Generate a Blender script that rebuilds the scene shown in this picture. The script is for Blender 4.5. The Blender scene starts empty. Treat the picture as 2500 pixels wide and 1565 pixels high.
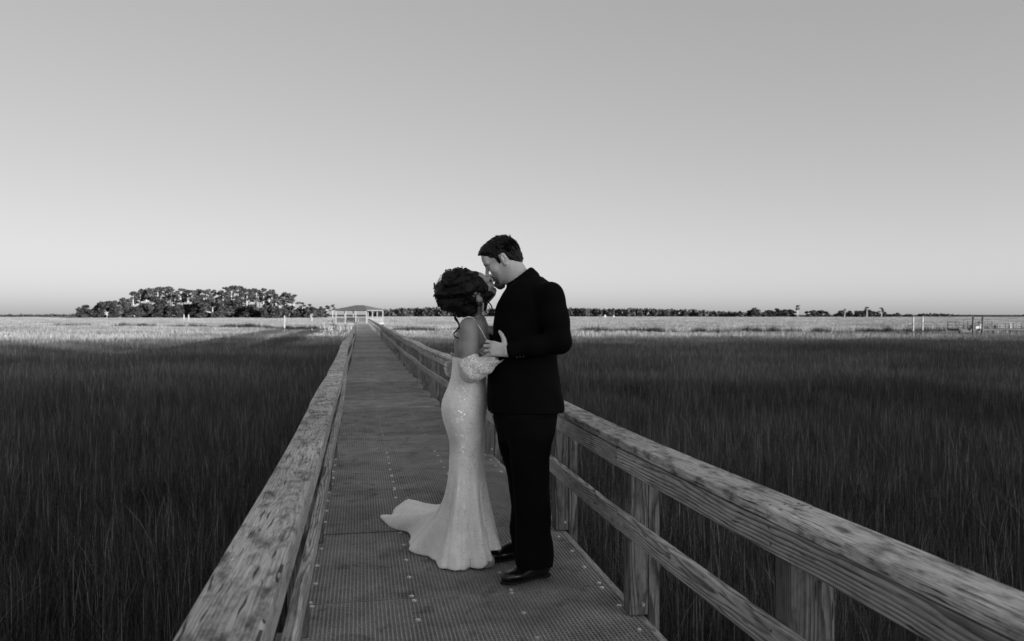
import bpy, bmesh, math, random
import numpy as np
from mathutils import Vector, Matrix

# ---------------------------------------------------------------- camera, sky, sun, exposure
sc = bpy.context.scene
R = math.radians
CAMH = 1.39                       # eye height above the deck
YAW = math.atan((1250 - 880) / 1944.0)   # the boardwalk runs along +Y, the lens points a little to its right
FPX = 1944.0
cd = bpy.data.cameras.new('camera')
cam = bpy.data.objects.new('camera', cd)
sc.collection.objects.link(cam)
cam.location = (0, 0, CAMH)
cam.rotation_euler = (R(90), 0, -YAW)
cd.sensor_width = 36.0
cd.lens = 36.0 * FPX / 2500.0
cd.shift_y = -14.5 / 2500.0
cd.clip_start = 0.05
cd.clip_end = 12000
cd.dof.use_dof = True
cd.dof.focus_distance = 4.2
cd.dof.aperture_fstop = 5.0
sc.camera = cam

SUN_AZ = R(-32)                   # direction the light travels, measured from +Y towards +X
SUN_EL = R(4.0)
w = bpy.data.worlds.new('World')
sc.world = w
w.use_nodes = True
wn = w.node_tree
wn.nodes.clear()
sky = wn.nodes.new('ShaderNodeTexSky')
sky.sky_type = 'NISHITA'
sky.sun_disc = False
sky.sun_elevation = SUN_EL
sky.sun_rotation = SUN_AZ + math.pi
sky.altitude = 2000
sky.air_density = 0.3
sky.dust_density = 10.0
sky.ozone_density = 1.0
# a black-and-white photograph: taken through a red filter
sep = wn.nodes.new('ShaderNodeSeparateColor')
ga = wn.nodes.new('ShaderNodeMath'); ga.operation = 'MULTIPLY'; ga.inputs[1].default_value = 0.95
ba = wn.nodes.new('ShaderNodeMath'); ba.operation = 'MULTIPLY_ADD'; ba.inputs[1].default_value = 0.05
bg = wn.nodes.new('ShaderNodeBackground')
bg.inputs['Strength'].default_value = 0.15
wo = wn.nodes.new('ShaderNodeOutputWorld')
wn.links.new(sky.outputs[0], sep.inputs[0])
wn.links.new(sep.outputs[0], ga.inputs[0])
wn.links.new(sep.outputs[1], ba.inputs[0])
wn.links.new(ga.outputs[0], ba.inputs[2])
pw = wn.nodes.new('ShaderNodeMath'); pw.operation = 'POWER'; pw.inputs[1].default_value = 0.50      # the film's soft shoulder over the whole sky
wn.links.new(ba.outputs[0], pw.inputs[0])
wn.links.new(pw.outputs[0], bg.inputs['Color'])
wn.links.new(bg.outputs[0], wo.inputs['Surface'])

sd = bpy.data.lights.new('sun', 'SUN')
sd.energy = 2.0
sd.angle = R(0.5)
sd.color = (1, 1, 1)
sun = bpy.data.objects.new('sun', sd)
sc.collection.objects.link(sun)
sun_dir = Vector((math.sin(SUN_AZ) * math.cos(SUN_EL), math.cos(SUN_AZ) * math.cos(SUN_EL), -math.sin(SUN_EL)))
sun.rotation_euler = sun_dir.to_track_quat('-Z', 'Y').to_euler()
sun.location = (60, -60, 40)

sc.view_settings.view_transform = 'Standard'
sc.view_settings.look = 'None'
sc.view_settings.exposure = 2.27
sc.view_settings.gamma = 1.0
sc.view_settings.use_curve_mapping = False
sc.cycles.max_bounces = 6
sc.cycles.transparent_max_bounces = 4
sc.cycles.use_denoising = True

rng = np.random.default_rng(7)
random.seed(7)
COL = sc.collection
SA, CA = math.sin(YAW), math.cos(YAW)

# ---------------------------------------------------------------- helpers
def W(r, d, z=0.0):
    """a point r metres right of the lens axis and d metres ahead of the camera"""
    return (d * SA + r * CA, d * CA - r * SA, z)

def setp(o, label=None, cat=None, group=None, kind=None):
    if label: o['label'] = label
    if cat: o['category'] = cat
    if group: o['group'] = group
    if kind: o['kind'] = kind
    return o

def empty(name, loc, rz=0.0):
    o = bpy.data.objects.new(name, None)
    COL.objects.link(o)
    o.location = loc
    o.rotation_euler = (0, 0, rz)
    o.empty_display_size = 0.2
    return o

def link(name, me, parent=None, loc=(0, 0, 0), rot=(0, 0, 0)):
    o = bpy.data.objects.new(name, me)
    COL.objects.link(o)
    o.parent = parent
    o.location = loc
    o.rotation_euler = rot
    return o

def mesh(name, verts, faces, mat=None, smooth=False):
    me = bpy.data.meshes.new(name)
    if isinstance(verts, np.ndarray):
        verts = verts.tolist()
    if isinstance(faces, np.ndarray):
        faces = faces.tolist()
    me.from_pydata(verts, [], faces)
    if mat: me.materials.append(mat)
    if smooth:
        me.polygons.foreach_set('use_smooth', [True] * len(me.polygons))
    me.update()
    return me

class MB:
    """collects boxes, prisms and tubes into one mesh"""
    def __init__(s): s.v = []; s.f = []
    def add(s, v, f):
        n = len(s.v); s.v += [tuple(p) for p in v]; s.f += [tuple(i + n for i in q) for q in f]
    def box(s, x0, x1, y0, y1, z0, z1):
        s.add([(x0, y0, z0), (x1, y0, z0), (x1, y1, z0), (x0, y1, z0), (x0, y0, z1), (x1, y0, z1), (x1, y1, z1), (x0, y1, z1)],
              [(3, 2, 1, 0), (4, 5, 6, 7), (0, 1, 5, 4), (1, 2, 6, 5), (2, 3, 7, 6), (3, 0, 4, 7)])
    def tube(s, pts, rad, n=8, cap=True):
        pts = [Vector(p) for p in pts]
        rad = rad if hasattr(rad, '__len__') else [rad] * len(pts)
        v, f = [], []
        up = Vector((0.31, 0.17, 0.93))
        for i, p in enumerate(pts):
            t = (pts[min(i + 1, len(pts) - 1)] - pts[max(i - 1, 0)])
            t = t.normalized() if t.length > 1e-9 else Vector((0, 0, 1))
            if abs(t.dot(up)) > 0.95: up = Vector((1, 0, 0))
            a = t.cross(up).normalized(); b = a.cross(t).normalized()
            up = b
            for k in range(n):
                th = 2 * math.pi * k / n
                v.append(p + a * (math.cos(th) * rad[i]) + b * (math.sin(th) * rad[i]))
        for i in range(len(pts) - 1):
            for k in range(n):
                k2 = (k + 1) % n
                f.append((i * n + k, i * n + k2, (i + 1) * n + k2, (i + 1) * n + k))
        if cap:
            f.append(tuple(range(n - 1, -1, -1)))
            f.append(tuple((len(pts) - 1) * n + k for k in range(n)))
        s.add(v, f)
    def build(s, name, mat, parent=None, loc=(0, 0, 0), rot=(0, 0, 0), smooth=False):
        return link(name, mesh(name, s.v, s.f, mat, smooth), parent, loc, rot)

# ---------------------------------------------------------------- materials
class NT:
    def __init__(s, name):
        s.m = bpy.data.materials.new(name); s.m.use_nodes = True
        s.t = s.m.node_tree; s.t.nodes.clear()
        s.out = s.t.nodes.new('ShaderNodeOutputMaterial')
    def n(s, typ, **kw):
        nd = s.t.nodes.new(typ)
        for k, v in kw.items():
            if k in ('operation', 'blend_type', 'data_type', 'noise_dimensions', 'feature', 'attribute_name', 'wave_type', 'distance', 'interpolation_type', 'clamp', 'normalize', 'vector_type', 'invert'):
                setattr(nd, k, v)
            else:
                nd.inputs[k.replace('_', ' ')].default_value = v
        return nd
    def l(s, a, b): s.t.links.new(a, b)
    def math(s, op, a, b=None, c=None, clamp=False):
        nd = s.t.nodes.new('ShaderNodeMath'); nd.operation = op; nd.use_clamp = clamp
        for i, x in enumerate((a, b, c)):
            if x is None: continue
            if hasattr(x, 'is_linked'): s.l(x, nd.inputs[i])
            else: nd.inputs[i].default_value = x
        return nd.outputs[0]
    def ramp(s, x, stops):
        nd = s.t.nodes.new('ShaderNodeValToRGB')
        e = nd.color_ramp.elements
        while len(e) < len(stops): e.new(0.5)
        for i, (p, v) in enumerate(stops):
            e[i].position = p; e[i].color = (v, v, v, 1)
        s.l(x, nd.inputs[0])
        return nd.outputs[0]
    def mapr(s, x, a, b, c, d):
        nd = s.t.nodes.new('ShaderNodeMapRange')
        s.l(x, nd.inputs[0])
        for i, q in enumerate((a, b, c, d)): nd.inputs[1 + i].default_value = q
        return nd.outputs[0]
    def vscale(s, vec, sx, sy, sz):
        nd = s.t.nodes.new('ShaderNodeVectorMath'); nd.operation = 'MULTIPLY'
        s.l(vec, nd.inputs[0]); nd.inputs[1].default_value = (sx, sy, sz)
        return nd.outputs[0]
    def vadd(s, a, b):
        nd = s.t.nodes.new('ShaderNodeVectorMath'); nd.operation = 'ADD'
        s.l(a, nd.inputs[0])
        if hasattr(b, 'is_linked'): s.l(b, nd.inputs[1])
        else: nd.inputs[1].default_value = b
        return nd.outputs[0]
    def noise(s, vec, scale, detail=2.0, rough=0.5, out=0):
        nd = s.t.nodes.new('ShaderNodeTexNoise')
        if vec is not None: s.l(vec, nd.inputs['Vector'])
        nd.inputs['Scale'].default_value = scale; nd.inputs['Detail'].default_value = detail
        nd.inputs['Roughness'].default_value = rough
        return nd.outputs[out]
    def bump(s, h, strength, dist, normal=None):
        nd = s.t.nodes.new('ShaderNodeBump')
        s.l(h, nd.inputs['Height']); nd.inputs['Strength'].default_value = strength; nd.inputs['Distance'].default_value = dist
        if normal is not None: s.l(normal, nd.inputs['Normal'])
        return nd.outputs[0]
    def principled(s, base=None, rough=0.6, spec=0.3, normal=None, **kw):
        p = s.t.nodes.new('ShaderNodeBsdfPrincipled')
        if base is not None:
            if hasattr(base, 'is_linked'): s.l(base, p.inputs['Base Color'])
            else: p.inputs['Base Color'].default_value = (base, base, base, 1)
        if hasattr(rough, 'is_linked'): s.l(rough, p.inputs['Roughness'])
        else: p.inputs['Roughness'].default_value = rough
        p.inputs['Specular IOR Level'].default_value = spec
        if normal is not None: s.l(normal, p.inputs['Normal'])
        for k, v in kw.items(): p.inputs[k].default_value = v
        s.l(p.outputs[0], s.out.inputs['Surface'])
        return p

def wood(name, axis='y', light=0.30, dark=0.10, ring=105.0, crack=0.0, stain=0.5, gloss=0.25):
    """weathered sawn pine: growth rings cut by the board's faces, fibre, checks and mildew"""
    t = NT(name)
    co = t.n('ShaderNodeTexCoord').outputs['Object']
    if axis != 'y':
        sep = t.n('ShaderNodeSeparateXYZ'); t.l(co, sep.inputs[0])
        cmb = t.n('ShaderNodeCombineXYZ')
        t.l(sep.outputs[1 if axis == 'x' else 0], cmb.inputs[0])
        t.l(sep.outputs[0 if axis == 'x' else 2], cmb.inputs[1])
        t.l(sep.outputs[2 if axis == 'x' else 1], cmb.inputs[2])
        co = cmb.outputs[0]
    rnd = t.n('ShaderNodeObjectInfo').outputs['Random']
    off = t.n('ShaderNodeCombineXYZ')
    t.l(t.math('MULTIPLY', rnd, 7.3), off.inputs[0]); t.l(t.math('MULTIPLY', rnd, 91.7), off.inputs[1]); t.l(t.math('MULTIPLY', rnd, 13.1), off.inputs[2])
    pr = t.vadd(co, off.outputs[0])
    # pith axis wanders along the board
    wob = t.noise(t.vscale(pr, 1.0, 1.0, 1.0), 0.7, 1.0, 0.5, out=1)
    wob2 = t.vscale(t.vadd(wob, (-0.5, -0.5, -0.5)), 0.11, 0.0, 0.11)
    fine = t.noise(t.vscale(pr, 6.0, 1.1, 6.0), 2.0, 2.0, 0.55, out=1)
    fine2 = t.vscale(t.vadd(fine, (-0.5, -0.5, -0.5)), 0.022, 0.0, 0.022)
    q = t.vadd(t.vadd(co, wob2), fine2)
    pith = t.n('ShaderNodeCombineXYZ')
    t.l(t.math('MULTIPLY', t.math('SUBTRACT', rnd, 0.5), 0.10), pith.inputs[0])
    t.l(t.math('SUBTRACT', t.math('MULTIPLY', t.math('FRACT', t.math('MULTIPLY', rnd, 17.0)), 0.06), 0.075), pith.inputs[2])
    q = t.vscale(t.vadd(q, pith.outputs[0]), 1.0, 0.0, 1.0)
    ln = t.n('ShaderNodeVectorMath', operation='LENGTH'); t.l(q, ln.inputs[0])
    rr = t.math('FRACT', t.math('MULTIPLY', ln.outputs['Value'], ring))
    rings = t.ramp(rr, [(0.0, 0.0), (0.35, 0.12), (0.72, 0.9), (0.86, 1.0), (1.0, 0.0)])
    fibre = t.noise(t.vscale(pr, 260.0, 7.0, 260.0), 1.0, 3.0, 0.62)
    patch = t.noise(t.vscale(pr, 9.0, 2.2, 9.0), 1.0, 4.0, 0.6)
    contrast = t.mapr(patch, 0.3, 0.65, 0.5, 1.0)
    rings_c = t.math('MULTIPLY', rings, contrast)
    v = t.math('ADD', t.math('MULTIPLY', rings_c, -(light - dark)), light)
    v = t.math('MULTIPLY', v, t.mapr(fibre, 0.28, 0.72, 0.55, 1.3))
    stn = t.noise(t.vscale(pr, 24.0, 8.0, 24.0), 1.0, 6.0, 0.66)
    v = t.math('MULTIPLY', v, t.mapr(stn, 0.46, 0.66, 1.0, 1.0 - stain))
    big = t.noise(t.vscale(pr, 2.0, 1.3, 2.0), 1.0, 2.0, 0.5)
    v = t.math('MULTIPLY', v, t.mapr(big, 0.3, 0.7, 0.75, 1.18))
    v = t.math('MULTIPLY', v, t.mapr(rnd, 0.0, 1.0, 0.84, 1.12))
    h = t.math('ADD', t.math('MULTIPLY', rings_c, -0.5), t.math('MULTIPLY', fibre, 0.5))
    if crack > 0:
        # drying checks: lens-shaped slits lined up in lanes along the grain
        sp_ = t.n('ShaderNodeSeparateXYZ'); t.l(pr, sp_.inputs[0])
        wv = t.noise(t.vscale(pr, 3.0, 5.0, 3.0), 1.0, 2.0, 0.5)
        u_ = t.math('ADD', t.math('MULTIPLY', t.math('ADD', sp_.outputs[0], sp_.outputs[2]), 46.0), t.math('MULTIPLY', wv, 1.6))
        lane = t.math('FLOOR', u_)
        wn_ = t.n('ShaderNodeTexWhiteNoise', noise_dimensions='1D'); t.l(lane, wn_.inputs['W'])
        dd_ = t.math('ABSOLUTE', t.math('SUBTRACT', t.math('SUBTRACT', t.math('FRACT', u_), 0.5), t.math('MULTIPLY', t.math('SUBTRACT', wn_.outputs['Value'], 0.5), 0.6)))
        cv = t.n('ShaderNodeCombineXYZ'); t.l(t.math('MULTIPLY', lane, 31.7), cv.inputs[0]); t.l(t.math('MULTIPLY', sp_.outputs[1], 8.0), cv.inputs[1])
        cn = t.noise(cv.outputs[0], 1.0, 1.0, 0.5)
        ck = t.math('GREATER_THAN', t.mapr(cn, 0.60 - 0.05 * crack, 0.72, 0.0, 0.14), dd_)
        nrm = t.n('ShaderNodeTexCoord').outputs['Normal']
        v = t.math('MULTIPLY', v, t.math('SUBTRACT', 1.0, t.math('MULTIPLY', ck, 0.86)))
        h = t.math('SUBTRACT', h, t.math('MULTIPLY', ck, 2.0))
    nb = t.bump(h, 0.55, 0.0018)
    cc = t.n('ShaderNodeCombineColor')
    for i in range(3): t.l(v, cc.inputs[i])
    t.principled(cc.outputs[0], 0.72, gloss, nb)
    return t.m

def plain(name, val, rough=0.7, spec=0.3, var=0.25, scale=8.0, bump=0.0, metallic=0.0):
    t = NT(name)
    co = t.n('ShaderNodeTexCoord').outputs['Object']
    nz = t.noise(co, scale, 4.0, 0.6)
    v = t.math('MULTIPLY', t.mapr(nz, 0.3, 0.7, 1.0 - var, 1.0 + var), val)
    cc = t.n('ShaderNodeCombineColor')
    for i in range(3): t.l(v, cc.inputs[i])
    nb = t.bump(nz, bump, 0.01) if bump else None
    t.principled(cc.outputs[0], rough, spec, nb, Metallic=metallic)
    return t.m

def grass_mat(name, mul, trans=0.25, patch_lo=0.7, patch_hi=1.25):
    """blade colour comes from each blade's own attribute, with broad patches across the marsh"""
    t = NT(name)
    at = t.n('ShaderNodeAttribute', attribute_name='tone')
    pos = t.n('ShaderNodeNewGeometry').outputs['Position']
    nz = t.noise(pos, 0.06, 3.0, 0.55)
    rnd = t.n('ShaderNodeObjectInfo').outputs['Random']
    v = t.math('MULTIPLY', at.outputs['Fac'], t.mapr(nz, 0.35, 0.65, patch_lo * mul, patch_hi * mul))
    v = t.math('MULTIPLY', v, t.mapr(rnd, 0, 1, 0.85, 1.15))
    cc = t.n('ShaderNodeCombineColor')
    for i in range(3): t.l(v, cc.inputs[i])
    d = t.n('ShaderNodeBsdfDiffuse'); t.l(cc.outputs[0], d.inputs['Color'])
    tr = t.n('ShaderNodeBsdfTranslucent'); t.l(cc.outputs[0], tr.inputs['Color'])
    mx = t.n('ShaderNodeMixShader'); mx.inputs[0].default_value = trans
    t.l(d.outputs[0], mx.inputs[1]); t.l(tr.outputs[0], mx.inputs[2])
    t.l(mx.outputs[0], t.out.inputs['Surface'])
    return t.m

M = {}
M['wood_rail'] = wood('weathered_rail_wood', 'y', 0.56, 0.075, 92.0, 0.3, 0.35)
M['wood_cap'] = wood('weathered_cap_wood', 'y', 0.58, 0.36, 140.0, 1.7, 0.80)
M['wood_post'] = wood('weathered_post_wood', 'z', 0.20, 0.04, 110.0, 0.3, 0.55)
M['wood_rim'] = wood('weathered_rim_wood', 'y', 0.42, 0.18, 130.0, 0.3, 0.4)
M['mud'] = plain('marsh_mud', 0.03, 0.8, 0.2, 0.4, 0.6)
M['metal'] = plain('galvanised_metal', 0.62, 0.35, 0.5, 0.2, 60.0, 0.0, 0.8)
M['metal_dull'] = plain('weathered_metal', 0.34, 0.6, 0.3, 0.3, 40.0)
M['white_paint'] = plain('white_paint', 0.30, 0.6, 0.3, 0.12, 1.5)
M['pole_wood'] = plain('bleached_pole_wood', 0.28, 0.8, 0.2, 0.25, 3.0)
M['dark_wood'] = plain('dark_wet_wood', 0.06, 0.7, 0.3, 0.4, 3.0)
M['bark'] = plain('pine_bark', 0.40, 0.9, 0.1, 0.3, 1.5)
M['shingle'] = plain('shingle_roof', 0.13, 0.8, 0.2, 0.2, 2.5)

def grating_mat():
    t = NT('plastic_grating')
    co = t.n('ShaderNodeTexCoord').outputs['Object']
    rnd = t.n('ShaderNodeObjectInfo').outputs['Random']
    pos = t.n('ShaderNodeNewGeometry').outputs['Position']
    sp = t.noise(pos, 240.0, 3.0, 0.7)
    big = t.noise(pos, 2.6, 4.0, 0.65)
    spots = t.noise(pos, 7.0, 2.0, 0.5)
    v = t.mapr(sp, 0.30, 0.72, 0.08, 0.54)
    v = t.math('MULTIPLY', v, t.mapr(big, 0.32, 0.68, 0.62, 1.2))
    v = t.math('MULTIPLY', v, t.mapr(spots, 0.60, 0.70, 1.0, 0.6))
    v = t.math('MULTIPLY', v, t.mapr(rnd, 0, 1, 0.68, 1.12))
    cc = t.n('ShaderNodeCombineColor')
    for i in range(3): t.l(v, cc.inputs[i])
    t.principled(cc.outputs[0], 0.6, 0.3, t.bump(sp, 0.5, 0.002))
    return t.m
M['grating'] = grating_mat()

def leaf_mat(name, mul):
    t = NT(name)
    at = t.n('ShaderNodeAttribute', attribute_name='tone')
    rnd = t.n('ShaderNodeObjectInfo').outputs['Random']
    v = t.math('MULTIPLY', t.math('MULTIPLY', at.outputs['Fac'], mul), t.mapr(rnd, 0, 1, 0.75, 1.25))
    cc = t.n('ShaderNodeCombineColor')
    for i in range(3): t.l(v, cc.inputs[i])
    t.principled(cc.outputs[0], 0.7, 0.15)
    return t.m
M['leaf'] = leaf_mat('foliage', 1.0)
M['leaf_far'] = leaf_mat('foliage_far', 1.25)  # lighter copy of the foliage, with distant haze and light put into its tone

# ---------------------------------------------------------------- the marsh
def smooth01(x): 
    x = np.clip(x, 0, 1); return x * x * (3 - 2 * x)

def ground_z(d):
    return -2.35 + 0.75 * smooth01((np.asarray(d, float) - 140) / 360.0)

rings = [0, 6, 20, 50, 90, 140, 180, 230, 290, 360, 430, 520, 700, 1000, 1600, 3000, 6000, 10000]
NA = 72
gv = [(0, 0, -2.35)]; gf = []
for i, q in enumerate(rings[1:]):
    for k in range(NA):
        a = 2 * math.pi * k / NA
        fwd = max(0.0, math.cos(a - YAW))
        gv.append((q * math.sin(a), q * math.cos(a), float(ground_z(q)) if q < 900 else float(ground_z(q))))
for k in range(NA): gf.append((0, 1 + (k + 1) % NA, 1 + k))
for i in range(len(rings) - 2):
    a0 = 1 + i * NA; b0 = 1 + (i + 1) * NA
    for k in range(NA):
        k2 = (k + 1) % NA
        gf.append((a0 + k, a0 + k2, b0 + k2, b0 + k))
setp(link('marsh_ground', mesh('marsh_ground', gv, gf, M['mud'], True)), kind='structure')

def blades_mesh(name, size, n, hgt, wid, seg, tones, lean, mat, seed, stalks=0.0):
    rg = np.random.default_rng(seed)
    vs, fs, tn = [], [], []
    clump = rg.uniform(-size / 2, size / 2, (max(3, n // 14), 2))
    for i in range(n):
        if rg.random() < 0.6:
            c = clump[rg.integers(len(clump))] + rg.normal(0, size * 0.03, 2)
        else:
            c = rg.uniform(-size / 2, size / 2, 2)
        dead = rg.random() < stalks
        h = rg.uniform(*hgt) * (1.08 if dead else 1.0)
        az = rg.uniform(0, 2 * math.pi)
        ln = abs(rg.normal(0, lean)) * h * (2.6 if rg.random() < 0.07 else 1.0)
        wd = wid * rg.uniform(0.6, 1.3) * (0.8 if dead else 1.0)
        tw = az + math.pi / 2 + rg.normal(0, 0.5)
        tone = tones[0] + (tones[1] - tones[0]) * rg.random() ** 1.6
        if dead: tone = tones[1] * rg.uniform(1.4, 3.2)
        b = len(vs)
        for s in range(seg + 1):
            t = s / seg
            x = c[0] + math.sin(az) * ln * t ** 2.2; y = c[1] + math.cos(az) * ln * t ** 2.2
            z = h * t - 0.15 * ln * t ** 3
            ww = wd * (1 - t) ** 0.6 * 0.5
            if s == seg:
                vs.append((x, y, z)); tn.append(tone)
            else:
                vs.append((x - math.sin(tw) * ww, y - math.cos(tw) * ww, z)); vs.append((x + math.sin(tw) * ww, y + math.cos(tw) * ww, z))
                tn += [tone, tone]
        for s in range(seg - 1):
            fs.append((b + 2 * s, b + 2 * s + 1, b + 2 * s + 3, b + 2 * s + 2))
        s = seg - 1
        fs.append((b + 2 * s, b + 2 * s + 1, b + 2 * s + 2))
    me = mesh(name, vs, fs, mat)
    at = me.attributes.new('tone', 'FLOAT', 'POINT'); at.data.foreach_set('value', tn)
    return me

def scatter(name, pts, scales, tile_meshes, label, cat):
    """one object: tiles of blades instanced on points by geometry nodes"""
    src = bpy.data.collections.new(name + '_tiles')
    for k, tm in enumerate(tile_meshes):
        src.objects.link(bpy.data.objects.new('%s_tile_%d' % (name, k), tm))
    me = mesh(name, [tuple(p) for p in pts], [])
    me.attributes.new('sz', 'FLOAT', 'POINT').data.foreach_set('value', list(scales))
    me.materials.append(tile_meshes[0].materials[0])
    o = link(name, me)
    ng = bpy.data.node_groups.new(name + '_nodes', 'GeometryNodeTree')
    ng.interface.new_socket('Geometry', in_out='INPUT', socket_type='NodeSocketGeometry')
    ng.interface.new_socket('Geometry', in_out='OUTPUT', socket_type='NodeSocketGeometry')
    N = ng.nodes
    gi = N.new('NodeGroupInput'); go = N.new('NodeGroupOutput')
    ci = N.new('GeometryNodeCollectionInfo'); ci.inputs[0].default_value = src
    ci.inputs['Separate Children'].default_value = True; ci.inputs['Reset Children'].default_value = True
    m2p = N.new('GeometryNodeMeshToPoints')
    ip = N.new('GeometryNodeInstanceOnPoints'); ip.inputs['Pick Instance'].default_value = True
    rv = N.new('FunctionNodeRandomValue'); rv.data_type = 'FLOAT_VECTOR'
    rv.inputs[0].default_value = (0, 0, 0); rv.inputs[1].default_value = (0, 0, 6.283)
    e2r = N.new('FunctionNodeEulerToRotation')
    na = N.new('GeometryNodeInputNamedAttribute'); na.data_type = 'FLOAT'; na.inputs['Name'].default_value = 'sz'
    cx = N.new('ShaderNodeCombineXYZ'); cx.inputs[0].default_value = 1; cx.inputs[1].default_value = 1
    L = ng.links.new
    L(gi.outputs[0], m2p.inputs[0]); L(m2p.outputs[0], ip.inputs['Points'])
    L(ci.outputs[0], ip.inputs['Instance'])
    L(rv.outputs[0], e2r.inputs[0]); L(e2r.outputs[0], ip.inputs['Rotation'])
    L(na.outputs[0], cx.inputs[2]); L(cx.outputs[0], ip.inputs['Scale'])
    L(ip.outputs[0], go.inputs[0])
    md = o.modifiers.new('scatter', 'NODES'); md.node_group = ng
    return setp(o, label, cat, kind='stuff')

def fan(dmin, dmax, step, half, seed, jit=0.35):
    rg = np.random.default_rng(seed)
    n = int(dmax / step) + 2
    gx, gy = np.meshgrid(np.arange(-n, n + 1) * step, np.arange(-2, n + 1) * step)
    p = np.stack([gx.ravel(), gy.ravel()], 1) + rg.uniform(-jit, jit, (gx.size, 2)) * step
    d = np.hypot(p[:, 0], p[:, 1])
    ang = np.arctan2(p[:, 0], p[:, 1]) - YAW
    k = (d > dmin) & (d < dmax) & (np.abs(ang) < half)
    return p[k], d[k]

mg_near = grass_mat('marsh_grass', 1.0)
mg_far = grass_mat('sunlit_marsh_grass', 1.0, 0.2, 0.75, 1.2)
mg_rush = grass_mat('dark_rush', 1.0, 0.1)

p, d = fan(2.2, 36, 1.5, R(50), 1)
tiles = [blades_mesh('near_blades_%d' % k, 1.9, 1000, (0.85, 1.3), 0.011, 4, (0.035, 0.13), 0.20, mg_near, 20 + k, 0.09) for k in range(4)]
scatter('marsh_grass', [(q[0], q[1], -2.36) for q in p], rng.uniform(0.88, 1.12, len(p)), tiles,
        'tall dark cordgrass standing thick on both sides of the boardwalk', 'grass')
p, d = fan(34, 100, 3.0, R(46), 2)
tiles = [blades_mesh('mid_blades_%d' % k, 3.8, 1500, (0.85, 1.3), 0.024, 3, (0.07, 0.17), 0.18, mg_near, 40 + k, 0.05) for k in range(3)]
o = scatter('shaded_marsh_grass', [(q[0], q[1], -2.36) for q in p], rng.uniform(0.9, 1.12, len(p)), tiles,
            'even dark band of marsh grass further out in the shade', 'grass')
p, d = fan(96, 760, 10.0, R(42), 3)
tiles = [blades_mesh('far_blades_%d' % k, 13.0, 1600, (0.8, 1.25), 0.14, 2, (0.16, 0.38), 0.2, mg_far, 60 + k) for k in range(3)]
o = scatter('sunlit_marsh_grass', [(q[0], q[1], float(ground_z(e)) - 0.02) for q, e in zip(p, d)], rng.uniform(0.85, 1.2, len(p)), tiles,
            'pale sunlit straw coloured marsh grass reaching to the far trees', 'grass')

# dark needle rush lining the creeks
def rush_band(name, poly, depth, top, label, seed, gap=0.25):
    rg = np.random.default_rng(seed)
    pts, szs = [], []
    for i in range(len(poly) - 1):
        (x0, d0), (x1, d1) = poly[i], poly[i + 1]
        n = max(2, int(math.hypot((x1 - x0) * d0 / FPX, d1 - d0) / 1.0))
        for k in range(n):
            t = (k + rg.random()) / n
            dd = d0 + (d1 - d0) * t; xx = x0 + (x1 - x0) * t
            g = 0.5 + 0.5 * math.sin(xx * 0.031 + seed) * math.sin(xx * 0.0127 + 2 * seed)
            if g < gap: continue
            if rg.random() < 0.12: continue
            for j in range(int(depth / 2.0)):
                e = dd + j * 2.0 + rg.uniform(-1, 1)
                r = (xx - 1250) * dd / FPX + rg.uniform(-1, 1)
                q = W(r, e)
                pts.append((q[0], q[1], float(ground_z(e)) - 0.05))
                szs.append(top * rg.uniform(0.62, 1.12) * (0.75 + 0.35 * g))
    tl = [blades_mesh('%s_blades_%d' % (name, k), 1.5, 130, (0.6, 1.1), 0.05, 2, (0.02, 0.07), 0.12, mg_rush, seed * 10 + k) for k in range(2)]
    scatter(name, pts, szs, tl, label, 'rushes')
rush_band('creek_rush', [(930, 150), (1100, 142), (1400, 134), (1700, 128), (2050, 128), (2300, 130), (2620, 134)], 9, 1.9,
          'dark needle rush lining the creek on the right', 3, 0.30)
rush_band('bank_rush', [(265, 192), (430, 186), (560, 172), (690, 155), (800, 150)], 9, 1.85,
          'dark needle rush along the curved creek bank left of the pavilion', 5, 0.22)
rush_band('scattered_rush', [(-60, 205), (60, 200), (200, 205), (260, 196)], 4, 1.6,
          'broken dark rush tufts on the far left marsh', 9, 0.62)

# ---------------------------------------------------------------- the boardwalk
def walk(y):
    """the old boardwalk is not quite straight or level"""
    s = float(smooth01((y - 8) / 8.0))
    dx = -0.06 * s + 0.010 * math.sin(y * 0.55 + 1.0) * s
    dz = -0.045 * s + (0.016 * math.sin(y * 0.47) + 0.010 * math.sin(y * 1.13 + 0.6)) * s
    if y < 8: dz += 0.010 * math.sin(y * 1.3)
    return dx, dz
X0, X1 = -0.26, 1.264            # deck edges
YEND = 131.0
bw_o = setp(empty('boardwalk', (0.5, 0, 0)), 'long straight boardwalk of ribbed grating panels running out to the pavilion', None, None, 'structure')

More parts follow.
